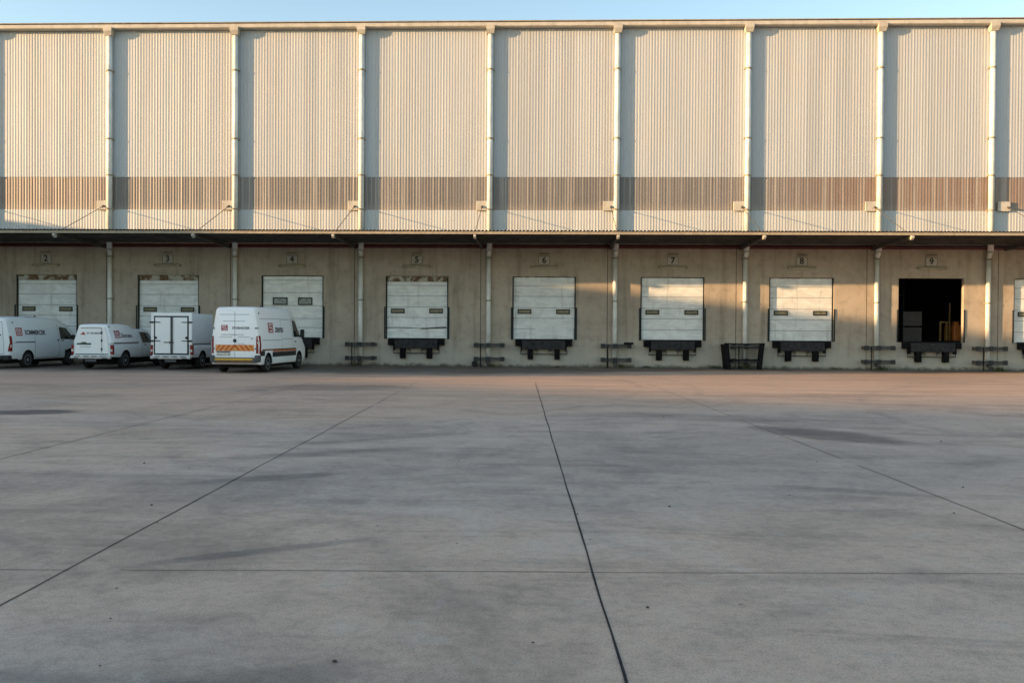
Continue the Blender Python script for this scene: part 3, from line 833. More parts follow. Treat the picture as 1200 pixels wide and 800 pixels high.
class Vehicle:
    def __init__(s, name, loc, rz, label, cat, paintmat, secs, axles, hw, wr=0.35, ar=0.42):
        s.root = empty(name, loc, rz); tag(s.root, label, cat)
        s.hw = hw; s.pm = paintmat
        mb = loft(resample(secs)); me = bpy.data.meshes.new('body'); mb.bm.to_mesh(me); mb.bm.free()
        ob = bpy.data.objects.new('body', me); COL.objects.link(ob)
        cut = MB()
        for ay in axles:
            for sd in (-1, 1):
                cut.tube((sd * (hw + 0.3), ay, wr + 0.02), (sd * (hw - 0.30), ay, wr + 0.02), ar, n=36)
        bmesh.ops.recalc_face_normals(cut.bm, faces=cut.bm.faces[:])
        cme = bpy.data.meshes.new('cut'); cut.bm.to_mesh(cme); cut.bm.free()
        co = bpy.data.objects.new('cut', cme); COL.objects.link(co)
        m = ob.modifiers.new('b', 'BOOLEAN'); m.operation = 'DIFFERENCE'; m.object = co; m.solver = 'EXACT'
        dg = bpy.context.evaluated_depsgraph_get(); dg.update()
        nm = bpy.data.meshes.new_from_object(ob.evaluated_get(dg))
        bpy.data.objects.remove(ob); bpy.data.objects.remove(co); bpy.data.meshes.remove(me); bpy.data.meshes.remove(cme)
        nm.materials.clear(); nm.materials.append(paintmat); nm.materials.append(M['arch'])
        for p in nm.polygons:
            c = p.center; p.material_index = 0
            for ay in axles:
                d = math.hypot(c.y - ay, c.z - wr - 0.02)
                if d < ar + 0.003 and abs(c.x) < hw - 0.004 and abs(c.x) > hw - 0.32: p.material_index = 1
            if c.z < 0.52 and p.normal.z < -0.8: p.material_index = 1
        shade(nm)
        s.body = link('body', nm, s.root)
        bm = bmesh.new(); bm.from_mesh(nm); bmesh.ops.triangulate(bm, faces=bm.faces[:]); s.bvh = BVHTree.FromBMesh(bm); bm.free()
        u = MB(); u.box(-hw + 0.34, hw - 0.34, 0.25, max(axles) + 0.55, 0.20, 0.46); u.build('underbody', M['arch'], s.root)
        for ay in axles:
            for sd in (-1, 1):
                s.wheel(sd, ay, wr)
    def wheel(s, sd, ay, wr):
        c = (sd * (s.hw - 0.13), ay, wr)
        b = MB(); b.lathe([(wr * 0.62, -0.10), (wr * 0.9, -0.115), (wr, -0.08), (wr, 0.08), (wr * 0.9, 0.115), (wr * 0.62, 0.10)], c, 'X', 32)
        w = b.build('wheel', M['tyre'], s.root)
        b = MB(); o = sd * 0.07
        b.lathe([(wr * 0.625, o - sd * 0.12), (wr * 0.63, o + sd * 0.034), (wr * 0.56, o + sd * 0.03), (wr * 0.50, o - sd * 0.01), (wr * 0.30, o + sd * 0.015), (wr * 0.2, o + sd * 0.035), (wr * 0.02, o + sd * 0.038)], c, 'X', 28)
        rm = b.build('rim', M['rim'], w)
        b = MB()
        for k in range(8):
            a = 2 * math.pi * k / 8
            y, z = c[1] + math.cos(a) * wr * 0.42, c[2] + math.sin(a) * wr * 0.42
            b.tube((c[0] + sd * 0.055, y, z), (c[0] + sd * 0.083, y, z), wr * 0.06, n=8)
        b.build('rim_hole', M['arch'], rm)
    def cast(s, side, u, v, eps, bvh=None):
        bvh = bvh or s.bvh
        if side in ('R', 'L'):
            sg = 1 if side == 'R' else -1
            h = bvh.ray_cast(Vector((sg * 3, u, v)), Vector((-sg, 0, 0)))
            x = h[0].x + sg * eps if h[0] is not None else sg * (s.hw - 0.02)
            return Vector((x, u, v))
        h = bvh.ray_cast(Vector((u, -3, v)), Vector((0, 1, 0)))
        y = h[0].y - eps if h[0] is not None else -eps
        return Vector((u, y, v))
    def patch(s, name, side, poly, mat, eps=0.004, parent=None, bvh=None, n=6):
        """quad (4 corners in side coordinates) laid on the body"""
        b = MB(); a, c, d, e = [Vector((p[0], p[1])) for p in poly]; g = []
        for i in range(n + 1):
            l = a.lerp(e, i / n); r = c.lerp(d, i / n)
            g.append([b.bm.verts.new(s.cast(side, *(l.lerp(r, k / n)), eps, bvh)) for k in range(n + 1)])
        for i in range(n):
            for k in range(n):
                f = b.bm.faces.new((g[i][k], g[i][k + 1], g[i + 1][k + 1], g[i + 1][k])); f.smooth = True
        return b.build(name, mat, parent or s.root, normals=False)
    def rect(s, name, side, u0, u1, v0, v1, mat, eps=0.004, parent=None, bvh=None, n=4):
        return s.patch(name, side, [(u0, v0), (u1, v0), (u1, v1), (u0, v1)], mat, eps, parent, bvh, n)
    def lines(s, name, side, segs, mat, wdt=0.012, eps=0.003, bvh=None, parent=None):
        b = MB()
        for (a, c) in segs:
            a, c = Vector(a), Vector(c); d = (c - a).normalized(); nn = Vector((-d.y, d.x)) * wdt / 2; pr = None
            for i in range(9):
                q = a.lerp(c, i / 8); cur = [b.bm.verts.new(s.cast(side, *(q + nn), eps, bvh)), b.bm.verts.new(s.cast(side, *(q - nn), eps, bvh))]
                if pr: b.bm.faces.new((pr[0], cur[0], cur[1], pr[1]))
                pr = cur
        return b.build(name, mat, parent or s.body, normals=False)
    def text(s, txt, side, u, v, size, mat, shear=0.0, bold=0.0, eps=0.005, stretch=1.0, bvh=None, name='lettering'):
        me = text_verts(txt, size, shear, bold)
        for q in me.vertices:
            uu = (u + q.co.x * stretch) if side in ('R', 'B') else (u - q.co.x * stretch)
            q.co = s.cast(side, uu, v + q.co.y, eps, bvh)
        me.materials.append(mat)
        return link(name, me, s.root)
    def logo(s, side, u, v, w, h, kind, bvh=None):
        b = s.rect('logo', side, u - w / 2, u + w / 2, v - h / 2, v + h / 2, M['logo_red'], 0.005, bvh=bvh, n=2)
        if kind == 'mark':
            segs = [((u - w * .32, v - h * .18), (u - w * .32, v + h * .34)), ((u - w * .32, v + h * .34), (u - w * .05, v + h * .30)), ((u - w * .05, v + h * .30), (u - w * .12, v - h * .1)),
                    ((u, v - h * .2), (u + w * .18, v + h * .36)), ((u + w * .18, v + h * .36), (u + w * .36, v - h * .2)), ((u - w * .4, v - h * .30), (u + w * .4, v - h * .30))]
            s.lines('logo_mark', side, segs, M['logo_white'], w * 0.085, 0.008, bvh, parent=b)
        else:
            segs = [((u + w * .30, v + h * .33), (u - w * .28, v + h * .33)), ((u - w * .28, v + h * .33), (u - w * .28, v + h * .05)), ((u - w * .28, v + h * .02), (u + w * .28, v + h * .02)),
                    ((u + w * .28, v), (u + w * .28, v - h * .3)), ((u + w * .30, v - h * .32), (u - w * .30, v - h * .32))]
            s.lines('logo_mark', side, segs, M['logo_white'], w * 0.11, 0.008, bvh, parent=b)
        return b

def plate_poly(name, poly, y0, y1, mat, parent):
    b = MB(); b.prism(poly, y0, y1); return b.build(name, mat, parent)

# ---- tall cargo van
def tall_van():
    S = []
    def add(y, zb, zt, wb, wm, wt, zm, r): S.append((y, ring(zb, zt, wb, wm, wt, zm, r)))
    add(0.00, 0.40, 2.44, 0.86, 0.92, 0.70, 1.15, 0.16)
    add(0.05, 0.34, 2.54, 0.95, 0.975, 0.79, 1.15, 0.16)
    add(0.18, 0.32, 2.575, 0.975, 0.995, 0.82, 1.15, 0.15)
    add(1.0, 0.32, 2.595, 0.975, 0.995, 0.83, 1.15, 0.15)
    add(2.2, 0.32, 2.60, 0.975, 0.995, 0.83, 1.15, 0.15)
    add(3.6, 0.32, 2.59, 0.975, 0.995, 0.83, 1.15, 0.15)
    add(4.15, 0.32, 2.53, 0.975, 0.995, 0.81, 1.15, 0.17)
    add(4.50, 0.32, 2.36, 0.97, 0.99, 0.79, 1.15, 0.18)
    add(4.85, 0.32, 1.95, 0.97, 0.985, 0.83, 1.10, 0.14)
    add(5.15, 0.33, 1.52, 0.96, 0.975, 0.88, 1.05, 0.10)
    add(5.50, 0.34, 1.28, 0.93, 0.95, 0.86, 0.95, 0.10)
    add(5.78, 0.36, 1.10, 0.86, 0.88, 0.80, 0.85, 0.12)
    add(5.90, 0.42, 0.90, 0.74, 0.76, 0.70, 0.68, 0.12)
    v = Vehicle('cargo_van', (-12.06, -8.25, 0), R(-3.5), 'tall white high-roof van with orange chevron stripe across its rear doors', 'van', M['vanwhite'], S, (0.98, 4.68), 0.995)
    # side window, windscreen, mirror
    for sd in ('R', 'L'):
        v.patch('side_window', sd, [(3.98, 1.38), (4.98, 1.40), (4.52, 2.08), (4.02, 2.12)], M['glass'])
        v.rect('side_skirt', sd, 1.46, 4.22, 0.36, 0.56, M['white'], 0.005)
        v.rect('rub_strip', sd, 0.12, 0.58, 0.66, 0.86, M['trimblack'], 0.008)
        v.rect('rub_strip', sd, 1.42, 4.24, 0.60, 0.80, M['trimblack'], 0.008)
        v.rect('reflective_strip', sd, 0.10, 4.24, 0.865, 0.925, M['brownstrip'], 0.007, n=10)
        v.rect('reflective_strip', sd, 1.44, 4.24, 0.815, 0.862, M['orange'], 0.0095)
        v.lines('panel_gap', sd, [((2.55, 0.62), (2.55, 2.15)), ((3.88, 0.62), (3.88, 2.2)), ((0.30, 2.13), (3.9, 2.13)), ((0.30, 1.28), (2.50, 1.28)), ((2.62, 1.32), (3.80, 1.32)), ((2.55, 0.64), (3.88, 0.64)), ((3.9, 2.18), (4.55, 2.14))], M['seam'], 0.016)
        v.rect('door_handle', sd, 4.03, 4.17, 1.16, 1.22, M['trimblack'], 0.02)
        v.rect('roof_lamp', sd, 0.26, 0.34, 2.30, 2.38, M['trimblack'], 0.006)
        v.rect('tail_light', sd, 0.045, 0.17, 0.74, 1.46, M['tail'], 0.010)
        sg = 1 if sd == 'R' else -1
        b = MB(); b.box(sg * 1.06 - 0.07, sg * 1.06 + 0.11 * 1, 4.72, 4.84, 1.36, 1.72, 0.04); b.tube((sg * 0.93, 4.80, 1.42), (sg * 1.05, 4.78, 1.44), 0.04, n=8); b.build('mirror', M['trimblack'], v.root)
    b = MB(); b.prism([(4.56, 2.27), (5.13, 1.56), (5.14, 1.57), (4.57, 2.285)], -0.70, 0.70, 'YZ'); b.build('windscreen', M['glass'], v.root)
    for sg in (-1, 1):
        b = MB(); b.box(sg * 0.62 - 0.14, sg * 0.62 + 0.14, 5.72, 5.90, 0.72, 1.0, 0.04); b.build('headlight', M['clearlens'], v.root)
    # rear
    v.lines('door_gap', 'B', [((0.0, 0.60), (0.0, 1.62)), ((0.0, 1.62), (0.0, 2.40)), ((-0.80, 0.60), (0.80, 0.60))], M['seam'], 0.014)
    v.lines('door_pressing', 'B', [((-0.48, 2.02), (0.42, 2.02)), ((-0.62, 2.28), (0.60, 2.28)), ((-0.62, 1.40), (-0.1, 1.40)), ((0.1, 1.40), (0.62, 1.40))], M['seam'], 0.014)
    # chevron band: slanting orange and amber stripes
    z0, z1 = 0.86, 1.10
    cb = v.rect('chevron_band', 'B', -0.78, 0.78, z0, z1, M['amber'], 0.006, n=10)
    for k in range(8):
        c = -0.70 + k * 0.2; dirn = -1 if c > 0.0 else 1
        s0 = 0.10; sh = 0.10 * dirn
        lo, hi = max(-0.78, c - 0.062), min(0.78, c + 0.062)
        v.patch('chevron_stripe', 'B', [(max(-.78, min(.78, lo - sh)), z0), (max(-.78, min(.78, hi - sh)), z0), (max(-.78, min(.78, hi + sh)), z1), (max(-.78, min(.78, lo + sh)), z1)], M['orange'], 0.010, parent=cb, n=3)
    v.rect('number_plate', 'B', -0.72, -0.20, 0.66, 0.78, M['plate'], 0.012)
    v.rect('plate_lamp', 'B', -0.74, -0.18, 0.805, 0.845, M['trimblack'], 0.03)
    v.text('RD 61 TZ GP', 'B', -0.46, 0.72, 0.10, M['logo_ink'], eps=0.016, name='plate_lettering')
    b = MB(); b.lathe([(0.065, 0.0), (0.065, -0.03), (0.05, -0.035)], (0.0, -0.005, 1.26), 'Y', 20); b.build('badge', M['trimblack'], v.root)
    v.text('316 CDI', 'B', 0.24, 1.135, 0.07, M['logo_ink'], name='badge_lettering')
    b = MB(); b.lathe([(0.075, 0.0), (0.075, -0.012)], (0.70, 0.02, 1.34), 'Y', 16); b.build('speed_sticker', M['yellow'], v.root)
    v.text('80', 'B', 0.70, 1.34, 0.10, M['logo_ink'], eps=0.03, name='sticker_lettering')
    v.logo('B', -0.42, 1.76, 0.26, 0.22, 's')
    v.text('STORNSOER', 'B', 0.24, 1.75, 0.125, M['logo_ink'], bold=0.004)
    v.text('WWW.STORNSOER.CO.ZA', 'B', -0.10, 1.49, 0.075, M['logo_ink'], name='web_lettering')
    b = MB(); b.prism([(-0.10, 0.40), (-0.12, 0.58), (-0.02, 0.60), (0.06, 0.60), (0.06, 0.40)], -0.90, 0.90, 'YZ'); b.build('bumper', M['trimgrey'], v.root)
    b = MB(); b.box(-0.76, 0.76, -0.128, -0.1, 0.505, 0.57); b.build('bumper_strip', M['yellow'], v.root)
    b = MB(); b.box(-0.68, 0.68, -0.112, -0.08, 0.41, 0.48); b.build('bumper_strip', M['brownstrip'], v.root)
    for sg in (-1, 1):
        b = MB(); b.box(sg * 0.90 - 0.085, sg * 0.90 + 0.085, -0.09, 0.22, 0.42, 0.70, 0.04); b.build('bumper_corner', M['trimgrey'], v.root)
        v.rect('tail_light', 'B', sg * 0.90 - 0.045, sg * 0.90 + 0.045, 0.76, 1.44, M['tail'], 0.008)
        for z in (0.95, 1.75): v.rect('hinge', 'B', sg * 0.86 - 0.05, sg * 0.86 + 0.05, z - 0.025, z + 0.025, M['seam'], 0.02)
    v.logo('R', 1.35, 1.77, 0.54, 0.40, 's')
    v.text('zenu', 'R', 2.28, 1.72, 0.40, M['logo_ink'], shear=0.25, bold=0.010, stretch=1.25)
    return v
tall_van()

# ---- panel van, far left
def panel_van():
    S = []
    def add(y, zb, zt, wb, wm, wt, zm, r): S.append((y, ring(zb, zt, wb, wm, wt, zm, r)))
    add(0.00, 0.45, 2.02, 0.80, 0.84, 0.66, 1.10, 0.14)
    add(0.06, 0.38, 2.12, 0.90, 0.93, 0.75, 1.10, 0.15)
    add(0.20, 0.36, 2.16, 0.93, 0.945, 0.78, 1.10, 0.16)
    add(1.2, 0.36, 2.18, 0.93, 0.945, 0.78, 1.10, 0.16)
    add(2.8, 0.36, 2.17, 0.93, 0.945, 0.78, 1.10, 0.16)
    add(3.45, 0.36, 2.10, 0.93, 0.945, 0.77, 1.10, 0.17)
    add(3.95, 0.36, 1.90, 0.93, 0.94, 0.78, 1.08, 0.16)
    add(4.40, 0.36, 1.50, 0.92, 0.935, 0.83, 1.05, 0.12)
    add(4.70, 0.38, 1.22, 0.90, 0.91, 0.84, 0.95, 0.10)
    add(5.00, 0.40, 1.00, 0.82, 0.83, 0.76, 0.78, 0.10)
    add(5.10, 0.46, 0.80, 0.70, 0.72, 0.66, 0.64, 0.09)
    v = Vehicle('panel_van', (-23.2, -6.2, 0), R(-4), 'silver-white panel van with red square logo, cut by the left photo edge', 'van', M['silver'], [(y if y < 1 else y * 1.07, q) for y, q in S], (1.25, 4.25), 0.945, 0.34, 0.41)
    for sd in ('R', 'L'):
        v.patch('side_window', sd, [(3.55, 1.20), (4.66, 1.20), (4.12, 1.72), (3.57, 1.76)], M['glass'])
        v.lines('panel_gap', sd, [((1.72, 0.42), (1.72, 1.32)), ((3.46, 0.42), (3.46, 1.90)), ((1.72, 0.42), (3.44, 0.42)), ((0.3, 1.08), (0.5, 1.08))], M['seam'], 0.018)
        v.rect('slide_rail', sd, 0.42, 1.72, 1.075, 1.125, M['seam'], 0.006)
        v.rect('door_handle', sd, 3.30, 3.37, 1.10, 1.22, M['trimblack'], 0.02)
        v.rect('door_handle', sd, 3.58, 3.74, 1.12, 1.17, M['trimblack'], 0.02)
        v.rect('roof_lamp', sd, 0.34, 0.44, 1.90, 1.95, M['trimblack'], 0.01)
        tl = v.patch('tail_light', sd, [(0.02, 0.72), (0.20, 0.72), (0.20, 1.36), (0.07, 1.36)], M['tail'], 0.010)
        v.rect('reverse_lens', sd, 0.07, 0.15, 0.88, 1.0, M['clearlens'], 0.014, parent=tl)
        sg = 1 if sd == 'R' else -1
        b = MB(); b.box(sg * 1.04 - 0.06, sg * 1.04 + 0.10, 4.26, 4.40, 1.18, 1.40, 0.04); b.tube((sg * 0.88, 4.34, 1.22), (sg * 1.0, 4.33, 1.25), 0.035, n=8); b.build('mirror', M['trimblack'], v.root)
        b = MB(); b.box(sg * 0.80 - 0.13, sg * 0.80 + 0.13, -0.06, 0.60, 0.36, 0.56, 0.03); b.build('bumper_corner', M['trimblack'], v.root)
    b = MB(); b.box(-0.67, 0.67, -0.09, 0.05, 0.38, 0.56, 0.03); b.build('bumper', M['trimblack'], v.root)
    v.lines('door_gap', 'B', [((-0.72, 0.62), (0.72, 0.62)), ((-0.72, 0.62), (-0.62, 1.95)), ((0.72, 0.62), (0.62, 1.95)), ((-0.62, 1.95), (0.62, 1.95))], M['seam'], 0.014)
    v.rect('rear_window', 'B', -0.55, 0.55, 1.36, 1.82, M['white'], 0.005)
    v.rect('number_plate', 'B', -0.26, 0.26, 0.78, 0.90, M['plate'], 0.01)
    v.rect('rear_handle', 'B', 0.44, 0.60, 1.38, 1.43, M['trimblack'], 0.02)
    b = MB(); b.tube((0.35, 2.6, 2.19), (0.35, 2.5, 2.27), 0.02, n=8); b.box(0.30, 0.40, 1.9, 2.6, 2.185, 2.20); b.build('aerial', M['seamdark'], v.root)
    b = MB(); b.prism([(4.27, 1.86), (4.73, 1.49), (4.74, 1.505), (4.28, 1.875)], -0.66, 0.66, 'YZ'); b.build('windscreen', M['glass'], v.root)
    v.logo('R', 0.72, 1.54, 0.42, 0.34, 'mark')
    v.text('SCMMERCEK', 'R', 1.80, 1.50, 0.27, M['logo_ink'], bold=0.010, stretch=0.92)
    return v
panel_van()

# ---- pickups
def pickup(name, loc, rz, label, kind):
    S = []
    def add(y, zb, zt, wb, wm, wt, zm, r): S.append((y, ring(zb, zt, wb, wm, wt, zm, r)))
    add(0.00, 0.56, 1.03, 0.80, 0.82, 0.80, 0.85, 0.04)
    add(0.06, 0.52, 1.05, 0.86, 0.88, 0.86, 0.85, 0.05)
    add(0.40, 0.50, 1.05, 0.87, 0.895, 0.87, 0.85, 0.05)
    add(1.30, 0.48, 1.05, 0.87, 0.895, 0.87, 0.85, 0.05)
    add(2.28, 0.46, 1.05, 0.87, 0.895, 0.87, 0.85, 0.05)
    add(2.34, 0.46, 1.06, 0.86, 0.885, 0.86, 0.85, 0.05)
    add(2.38, 0.46, 1.60, 0.86, 0.885, 0.66, 0.98, 0.10)
    add(2.55, 0.46, 1.66, 0.87, 0.895, 0.68, 0.98, 0.11)
    add(3.20, 0.46, 1.68, 0.87, 0.895, 0.68, 0.98, 0.11)
    add(3.45, 0.46, 1.63, 0.87, 0.895, 0.68, 0.98, 0.11)
    add(3.80, 0.46, 1.36, 0.87, 0.89, 0.73, 0.98, 0.10)
    add(4.10, 0.46, 1.12, 0.87, 0.89, 0.80, 0.92, 0.08)
    add(4.80, 0.46, 1.04, 0.86, 0.88, 0.79, 0.88, 0.10)
    add(5.15, 0.48, 0.92, 0.80, 0.82, 0.74, 0.76, 0.10)
    add(5.24, 0.52, 0.78, 0.70, 0.72, 0.66, 0.66, 0.08)
    v = Vehicle(name, loc, rz, label, 'pickup', M['silver'], S, (1.12, 4.25), 0.895, 0.35, 0.43)
    for sd in ('R', 'L'):
        v.patch('side_window', sd, [(2.62, 1.08), (3.84, 1.08), (3.42, 1.52), (2.64, 1.56)], M['glass'])
        v.lines('panel_gap', sd, [((2.56, 0.52), (2.56, 1.58)), ((3.78, 0.52), (3.78, 1.05)), ((2.56, 0.52), (3.78, 0.52))], M['seam'], 0.018)
        v.rect('door_handle', sd, 2.70, 2.86, 0.98, 1.03, M['trimblack'], 0.02)
        sg = 1 if sd == 'R' else -1
        b = MB(); b.box(sg * 1.0 - 0.07, sg * 1.0 + 0.10, 3.52, 3.64, 1.06, 1.26, 0.04); b.tube((sg * 0.84, 3.60, 1.10), (sg * 0.98, 3.58, 1.12), 0.03, n=8); b.build('mirror', M['silver'] if kind == 'canopy' else M['trimblack'], v.root)
        # corner tail lights
        b = MB(); b.box(sg * 0.845 - 0.055, sg * 0.845 + 0.058, -0.012, 0.13, 0.62, 1.02, 0.015); tl = b.build('tail_light', M['tail'], v.root)
        b = MB(); b.box(sg * 0.845 - 0.045, sg * 0.845 + 0.045, -0.018, -0.010, 0.74, 0.84); b.build('reverse_lens', M['clearlens'], tl)
    b = MB(); b.prism([(3.50, 1.60), (4.04, 1.15), (4.05, 1.165), (3.51, 1.615)], -0.62, 0.62, 'YZ'); b.build('windscreen', M['glass'], v.root)
    # bumper with dark step cut-outs
    b = MB(); b.box(-0.86, 0.86, -0.16, 0.0, 0.44, 0.575, 0.025); bp = b.build('bumper', M['chrome'], v.root)
    for x in (-0.55, -0.18, 0.18, 0.55):
        b = MB(); b.box(x - 0.12, x + 0.12, -0.166, -0.155, 0.53, 0.56); b.build('step_slot', M['seamdark'], bp)
    for x in (-0.62, 0.62):
        b = MB(); b.box(x - 0.11, x + 0.11, -0.166, -0.155, 0.435, 0.485); b.build('step_slot', M['seamdark'], bp)
    b = MB(); b.box(-0.24, 0.24, -0.12, -0.08, 0.32, 0.42); b.build('number_plate', M['trimgrey'], v.root)
    if kind == 'canopy':
        C = []
        def addc(y, zb, zt, wb, wm, wt, zm, r): C.append((y, ring(zb, zt, wb, wm, wt, zm, r)))
        addc(0.01, 1.06, 1.78, 0.80, 0.79, 0.56, 1.16, 0.07)
        addc(0.08, 1.06, 1.85, 0.845, 0.835, 0.62, 1.16, 0.09)
        addc(0.35, 1.06, 1.88, 0.855, 0.845, 0.64, 1.16, 0.10)
        addc(1.40, 1.06, 1.89, 0.855, 0.845, 0.64, 1.16, 0.10)
        addc(1.85, 1.06, 1.85, 0.855, 0.845, 0.63, 1.16, 0.11)
        addc(2.20, 1.06, 1.76, 0.85, 0.84, 0.61, 1.16, 0.10)
        addc(2.36, 1.06, 1.66, 0.84, 0.83, 0.60, 1.16, 0.08)
        mb = loft(C); me = bpy.data.meshes.new('canopy_shell'); mb.bm.to_mesh(me)
        bmesh.ops.triangulate(mb.bm, faces=mb.bm.faces[:]); cb = BVHTree.FromBMesh(mb.bm); mb.bm.free()
        me.materials.append(M['white']); shade(me); cs = link('canopy_shell', me, v.root)
        for sd in ('R', 'L'): v.rect('roof_seal', sd, 0.05, 2.30, 1.075, 1.115, M['seamdark'], 0.006, bvh=cb, n=10); v.rect('roof_lamp', sd, 0.14, 0.24, 1.76, 1.80, M['trimblack'], 0.012, bvh=cb)
        dpoly = [(-0.74, 0.62), (0.74, 0.62), (0.70, 1.12), (0.55, 1.78), (-0.55, 1.78), (-0.70, 1.12)]
        dr = plate_poly('rear_door', dpoly, -0.03, -0.002, M['white'], v.root)
        b = MB()
        for (x0, z0), (x1, z1), tw in (((-0.46, 1.72), (0.44, 1.72), 0.02), ((0.44, 0.70), (0.44, 1.72), 0.018), ((-0.72, 0.635), (0.72, 0.635), 0.03)):
            if x0 == x1: b.box(x0 - tw / 2, x0 + tw / 2, -0.036, -0.031, z0, z1)
            else: b.box(x0, x1, -0.036, -0.031, z0 - tw / 2, z0 + tw / 2)
        b.build('door_seal', M['seamdark'], dr)
        for z in (0.84, 1.20, 1.52):
            b = MB(); b.box(0.41, 0.47, -0.05, -0.032, z - 0.05, z + 0.05); b.build('hinge', M['seamdark'], dr)
        def flat(name, txt, x, z, size, mat, **k):
            me = text_verts(txt, size, **k)
            for q in me.vertices: q.co = Vector((x + q.co.x, -0.034, z + q.co.y))
            me.materials.append(mat); link(name, me, dr)
        b = MB(); b.prism([(-0.50, 1.44), (-0.26, 1.44), (-0.30, 1.50), (-0.36, 1.56), (-0.42, 1.50)], -0.036, -0.031); b.build('logo', M['logo_red'], dr)
        flat('lettering', 'SY OR MAAS', 0.10, 1.50, 0.11, M['logo_ink'], bold=0.003)
        b = MB(); b.box(-0.64, -0.02, -0.037, -0.031, 1.02, 1.09); b.prism([(-0.5, 1.09), (-0.2, 1.09), (-0.28, 1.14), (-0.4, 1.13)], -0.037, -0.031); b.build('sticker', M['green'], dr)
        flat('lettering', '011 555 0142', -0.26, 0.93, 0.08, M['seam'])
        v.logo('R', 0.62, 1.46, 0.46, 0.32, 'mark', cb)
        v.text('Simmens', 'R', 1.36, 1.40, 0.26, M['logo_ink'], shear=0.15, bold=0.006, bvh=cb, stretch=1.0)
    else:
        b = MB(); b.box(-0.86, 0.86, 0.02, 2.30, 1.06, 2.36, 0.05); cb0 = b.build('cargo_box', M['silver'], v.root)
        # outer white door frame
        b = MB(); W, T, zb, zt = 0.875, 0.13, 0.62, 2.375
        b.box(-W, -W + T, -0.03, 0.06, 1.03, zt, 0.012); b.box(W - T, W, -0.03, 0.06, 1.03, zt, 0.012); b.box(-W + T, W - T, -0.03, 0.06, zt - T, zt, 0.012)
        b.build('door_frame', M['white'], v.root)
        b = MB(); b.box(-0.745, 0.745, -0.022, -0.001, zb, zt - T); b.build('door_seal', M['seamdark'], v.root)
        for sg in (-1, 1):
            b = MB(); x0, x1 = sorted((sg * 0.035, sg * 0.685)); b.box(x0, x1, -0.045, -0.023, zb + 0.06, zt - T - 0.06, 0.006); dr = b.build('rear_door', M['white'], v.root)
            for z in (1.98, 1.20):
                b = MB(); a, c = sorted((sg * 0.46, sg * 0.93)); b.box(a, c, -0.062, -0.046, z - 0.018, z + 0.018); b.box(*sorted((sg * 0.74, sg * 0.90)), -0.075, -0.0625, z - 0.035, z + 0.035); b.build('hinge', M['seamdark'], dr)
            b = MB(); b.lathe([(0.055, 0), (0.055, -0.02)], (sg * 0.66, -0.047, 1.33), 'Y', 12); b.build('door_stay', M['seamdark'], dr)
        b = MB(); b.tube((0.07, -0.07, 0.66), (0.07, -0.07, 2.20), 0.016, n=8); b.box(-0.30, -0.02, -0.075, -0.05, 1.12, 1.16); b.box(-0.06, 0.10, -0.085, -0.05, 1.09, 1.18); b.build('lock_bar', M['galv'], v.root)
        b = MB(); b.box(-0.86, 0.86, 0.0205, 2.30, 1.052, 1.0595); b.box(0.861, 0.868, 0.05, 2.28, 1.04, 1.075); b.box(-0.868, -0.861, 0.05, 2.28, 1.04, 1.075); b.build('box_seal', M['seamdark'], v.root)
    return v
pickup('pickup_truck', (-18.86, -6.05, 0), R(-2.5), 'white pickup with a rounded load-bay canopy and lettering on its rear door', 'canopy')
pickup('box_pickup', (-15.62, -5.75, 0), R(-1.0), 'pickup with a tall white cargo box and plain double rear doors', 'box')

# ------------------------------------------------------------------ loose stones on the yard
rnd = random.Random(4)
P0 = None
for k in range(26):
    if P0 is None:
        b = MB(); bmesh.ops.create_icosphere(b.bm, subdivisions=2, radius=0.013)
        for v_ in b.bm.verts: v_.co *= 1 + 0.5 * mnoise.noise(v_.co * 60); v_.co.z *= 0.5
        P0 = b.build('pebble', M['stone']); o = P0
    else:
        o = P0.copy(); COL.objects.link(o)
    Y = rnd.uniform(-38.5, -24); half = (Y + 42.8) * 0.55
    o.location = (rnd.uniform(-half, half), Y, 0.008); s = rnd.uniform(0.35, 1.0); o.scale = (s * rnd.uniform(0.7, 1.5), s, s); o.rotation_euler = (0, 0, rnd.uniform(0, 6))
    tag(o, 'tiny dark pebble lying loose on the grey concrete yard', 'pebble', 'loose pebbles on the yard')

# ------------------------------------------------------------------ unseen buildings, added and shaped to cast shade on yard and wall
def block(name, label, corners, h0, h1, windows_on=None):
    """corners: four (x, y) points; roof height h0 at the first two, h1 at the last two"""
    root = empty(name, (0, 0, 0)); tag(root, label, 'building')
    b = MB(); bt = [b.bm.verts.new((x, y, -0.1)) for x, y in corners]; tp = [b.bm.verts.new((x, y, h)) for (x, y), h in zip(corners, (h0, h0, h1, h1))]
    for i in range(4): b.bm.faces.new((bt[i], bt[(i + 1) % 4], tp[(i + 1) % 4], tp[i]))
    b.bm.faces.new(tp); b.bm.faces.new(bt[::-1]); b.build('wall', M['plaster'], root)
    a, c = Vector((*corners[windows_on[0]], 0)), Vector((*corners[windows_on[1]], 0)); d = (c - a); L = d.length; d.normalize(); nrm = Vector((d.y, -d.x, 0))
    n = int(L / 5)
    for i in range(n):
        p = a + d * (L * (i + 0.5) / n)
        q = MB(); 
        for s0, s1, z0, z1, t, in ((-1.0, 1.0, 4.5, 6.0, 0.04),):
            A = p + d * s0 + nrm * t; B = p + d * s1 + nrm * t
            q.face([(A.x, A.y, z0), (B.x, B.y, z0), (B.x, B.y, z1), (A.x, A.y, z1)])
        q.build('window', M['glass'], root)
    return root
block('unseen_shade_wing', 'unseen side wing left of the warehouse, shaped to cast shade on the docks', [(-75, 0), (-45.05, 0), (-45.05, -23.3), (-75, -23.3)], 9.0, 10.4, (3, 2))
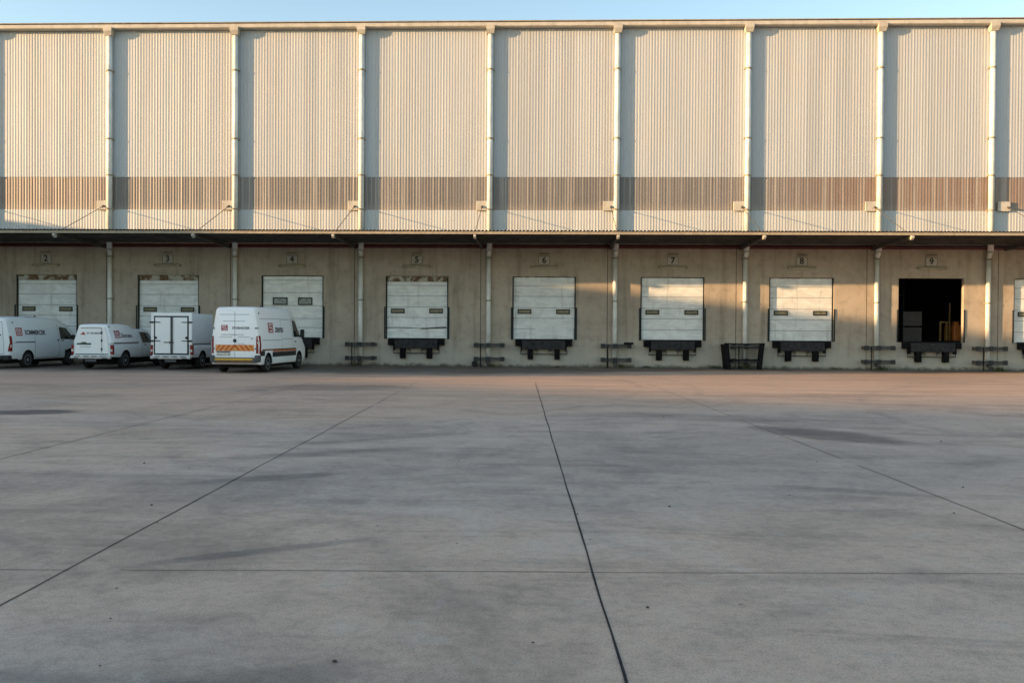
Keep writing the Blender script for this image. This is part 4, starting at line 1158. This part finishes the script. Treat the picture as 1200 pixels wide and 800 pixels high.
P = Vector((-98.0, -42.8)); D = Vector((0.856, -0.517)); Nn = Vector((-0.517, -0.856))
c0 = P + D * -18; c1 = P + D * 75
block('unseen_shade_warehouse', 'unseen plain building added far to the left to shade the yard', [tuple(c1), tuple(c0), tuple(c0 + Nn * 25), tuple(c1 + Nn * 25)], 12.0, 12.0, (1, 0))

# ------------------------------------------------------------------ light
AZ, EL = R(72.0), R(7.05)
sunward = Vector((-math.sin(AZ) * math.cos(EL), -math.cos(AZ) * math.cos(EL), math.sin(EL)))
sd = bpy.data.lights.new('sun', 'SUN'); sd.energy = 3.9; sd.angle = R(0.6); sd.color = (1.0, 0.61, 0.29)
so = bpy.data.objects.new('sun', sd); COL.objects.link(so); so.rotation_euler = (-sunward).to_track_quat('-Z', 'Y').to_euler()
so.location = (-60, -20, 40)
wd = bpy.data.worlds.new('World'); sc.world = wd; wd.use_nodes = True
nt = wd.node_tree; bg = nt.nodes['Background']
sky = nt.nodes.new('ShaderNodeTexSky'); sky.sky_type = 'NISHITA'; sky.sun_disc = False
sky.sun_elevation = EL; sky.sun_rotation = math.atan2(sunward.x, sunward.y)
sky.air_density = 1.0; sky.dust_density = 0.6; sky.ozone_density = 1.0; sky.altitude = 200
nt.links.new(sky.outputs[0], bg.inputs['Color']); bg.inputs['Strength'].default_value = 0.15

# ------------------------------------------------------------------ camera
cd = bpy.data.cameras.new('camera'); cam = bpy.data.objects.new('camera', cd); COL.objects.link(cam)
cd.sensor_width = 36.0; cd.lens = 36.0 * 1050 / 1200; cd.clip_end = 5000; cd.clip_start = 0.1
yaw, pitch, roll = 0.0360999512509276, 0.011428073897104313, 0.006596060582189244
Fw = Vector((-math.sin(yaw) * math.cos(pitch), math.cos(yaw) * math.cos(pitch), -math.sin(pitch)))
Rt = Vector((math.cos(yaw), math.sin(yaw), 0)); Up = Rt.cross(Fw)
R2 = Rt * math.cos(roll) + Up * math.sin(roll); U2 = Up * math.cos(roll) - Rt * math.sin(roll)
cam.matrix_world = Matrix(((R2.x, U2.x, -Fw.x, 0), (R2.y, U2.y, -Fw.y, -42.7732), (R2.z, U2.z, -Fw.z, 1.7), (0, 0, 0, 1)))
sc.camera = cam

sc.view_settings.view_transform = 'Standard'; sc.view_settings.look = 'None'; sc.view_settings.gamma = 1.0
sc.view_settings.use_curve_mapping = False
sc.view_settings.exposure = 1.54
sc.cycles.max_bounces = 6
sc.render.resolution_x, sc.render.resolution_y = 1024, 682
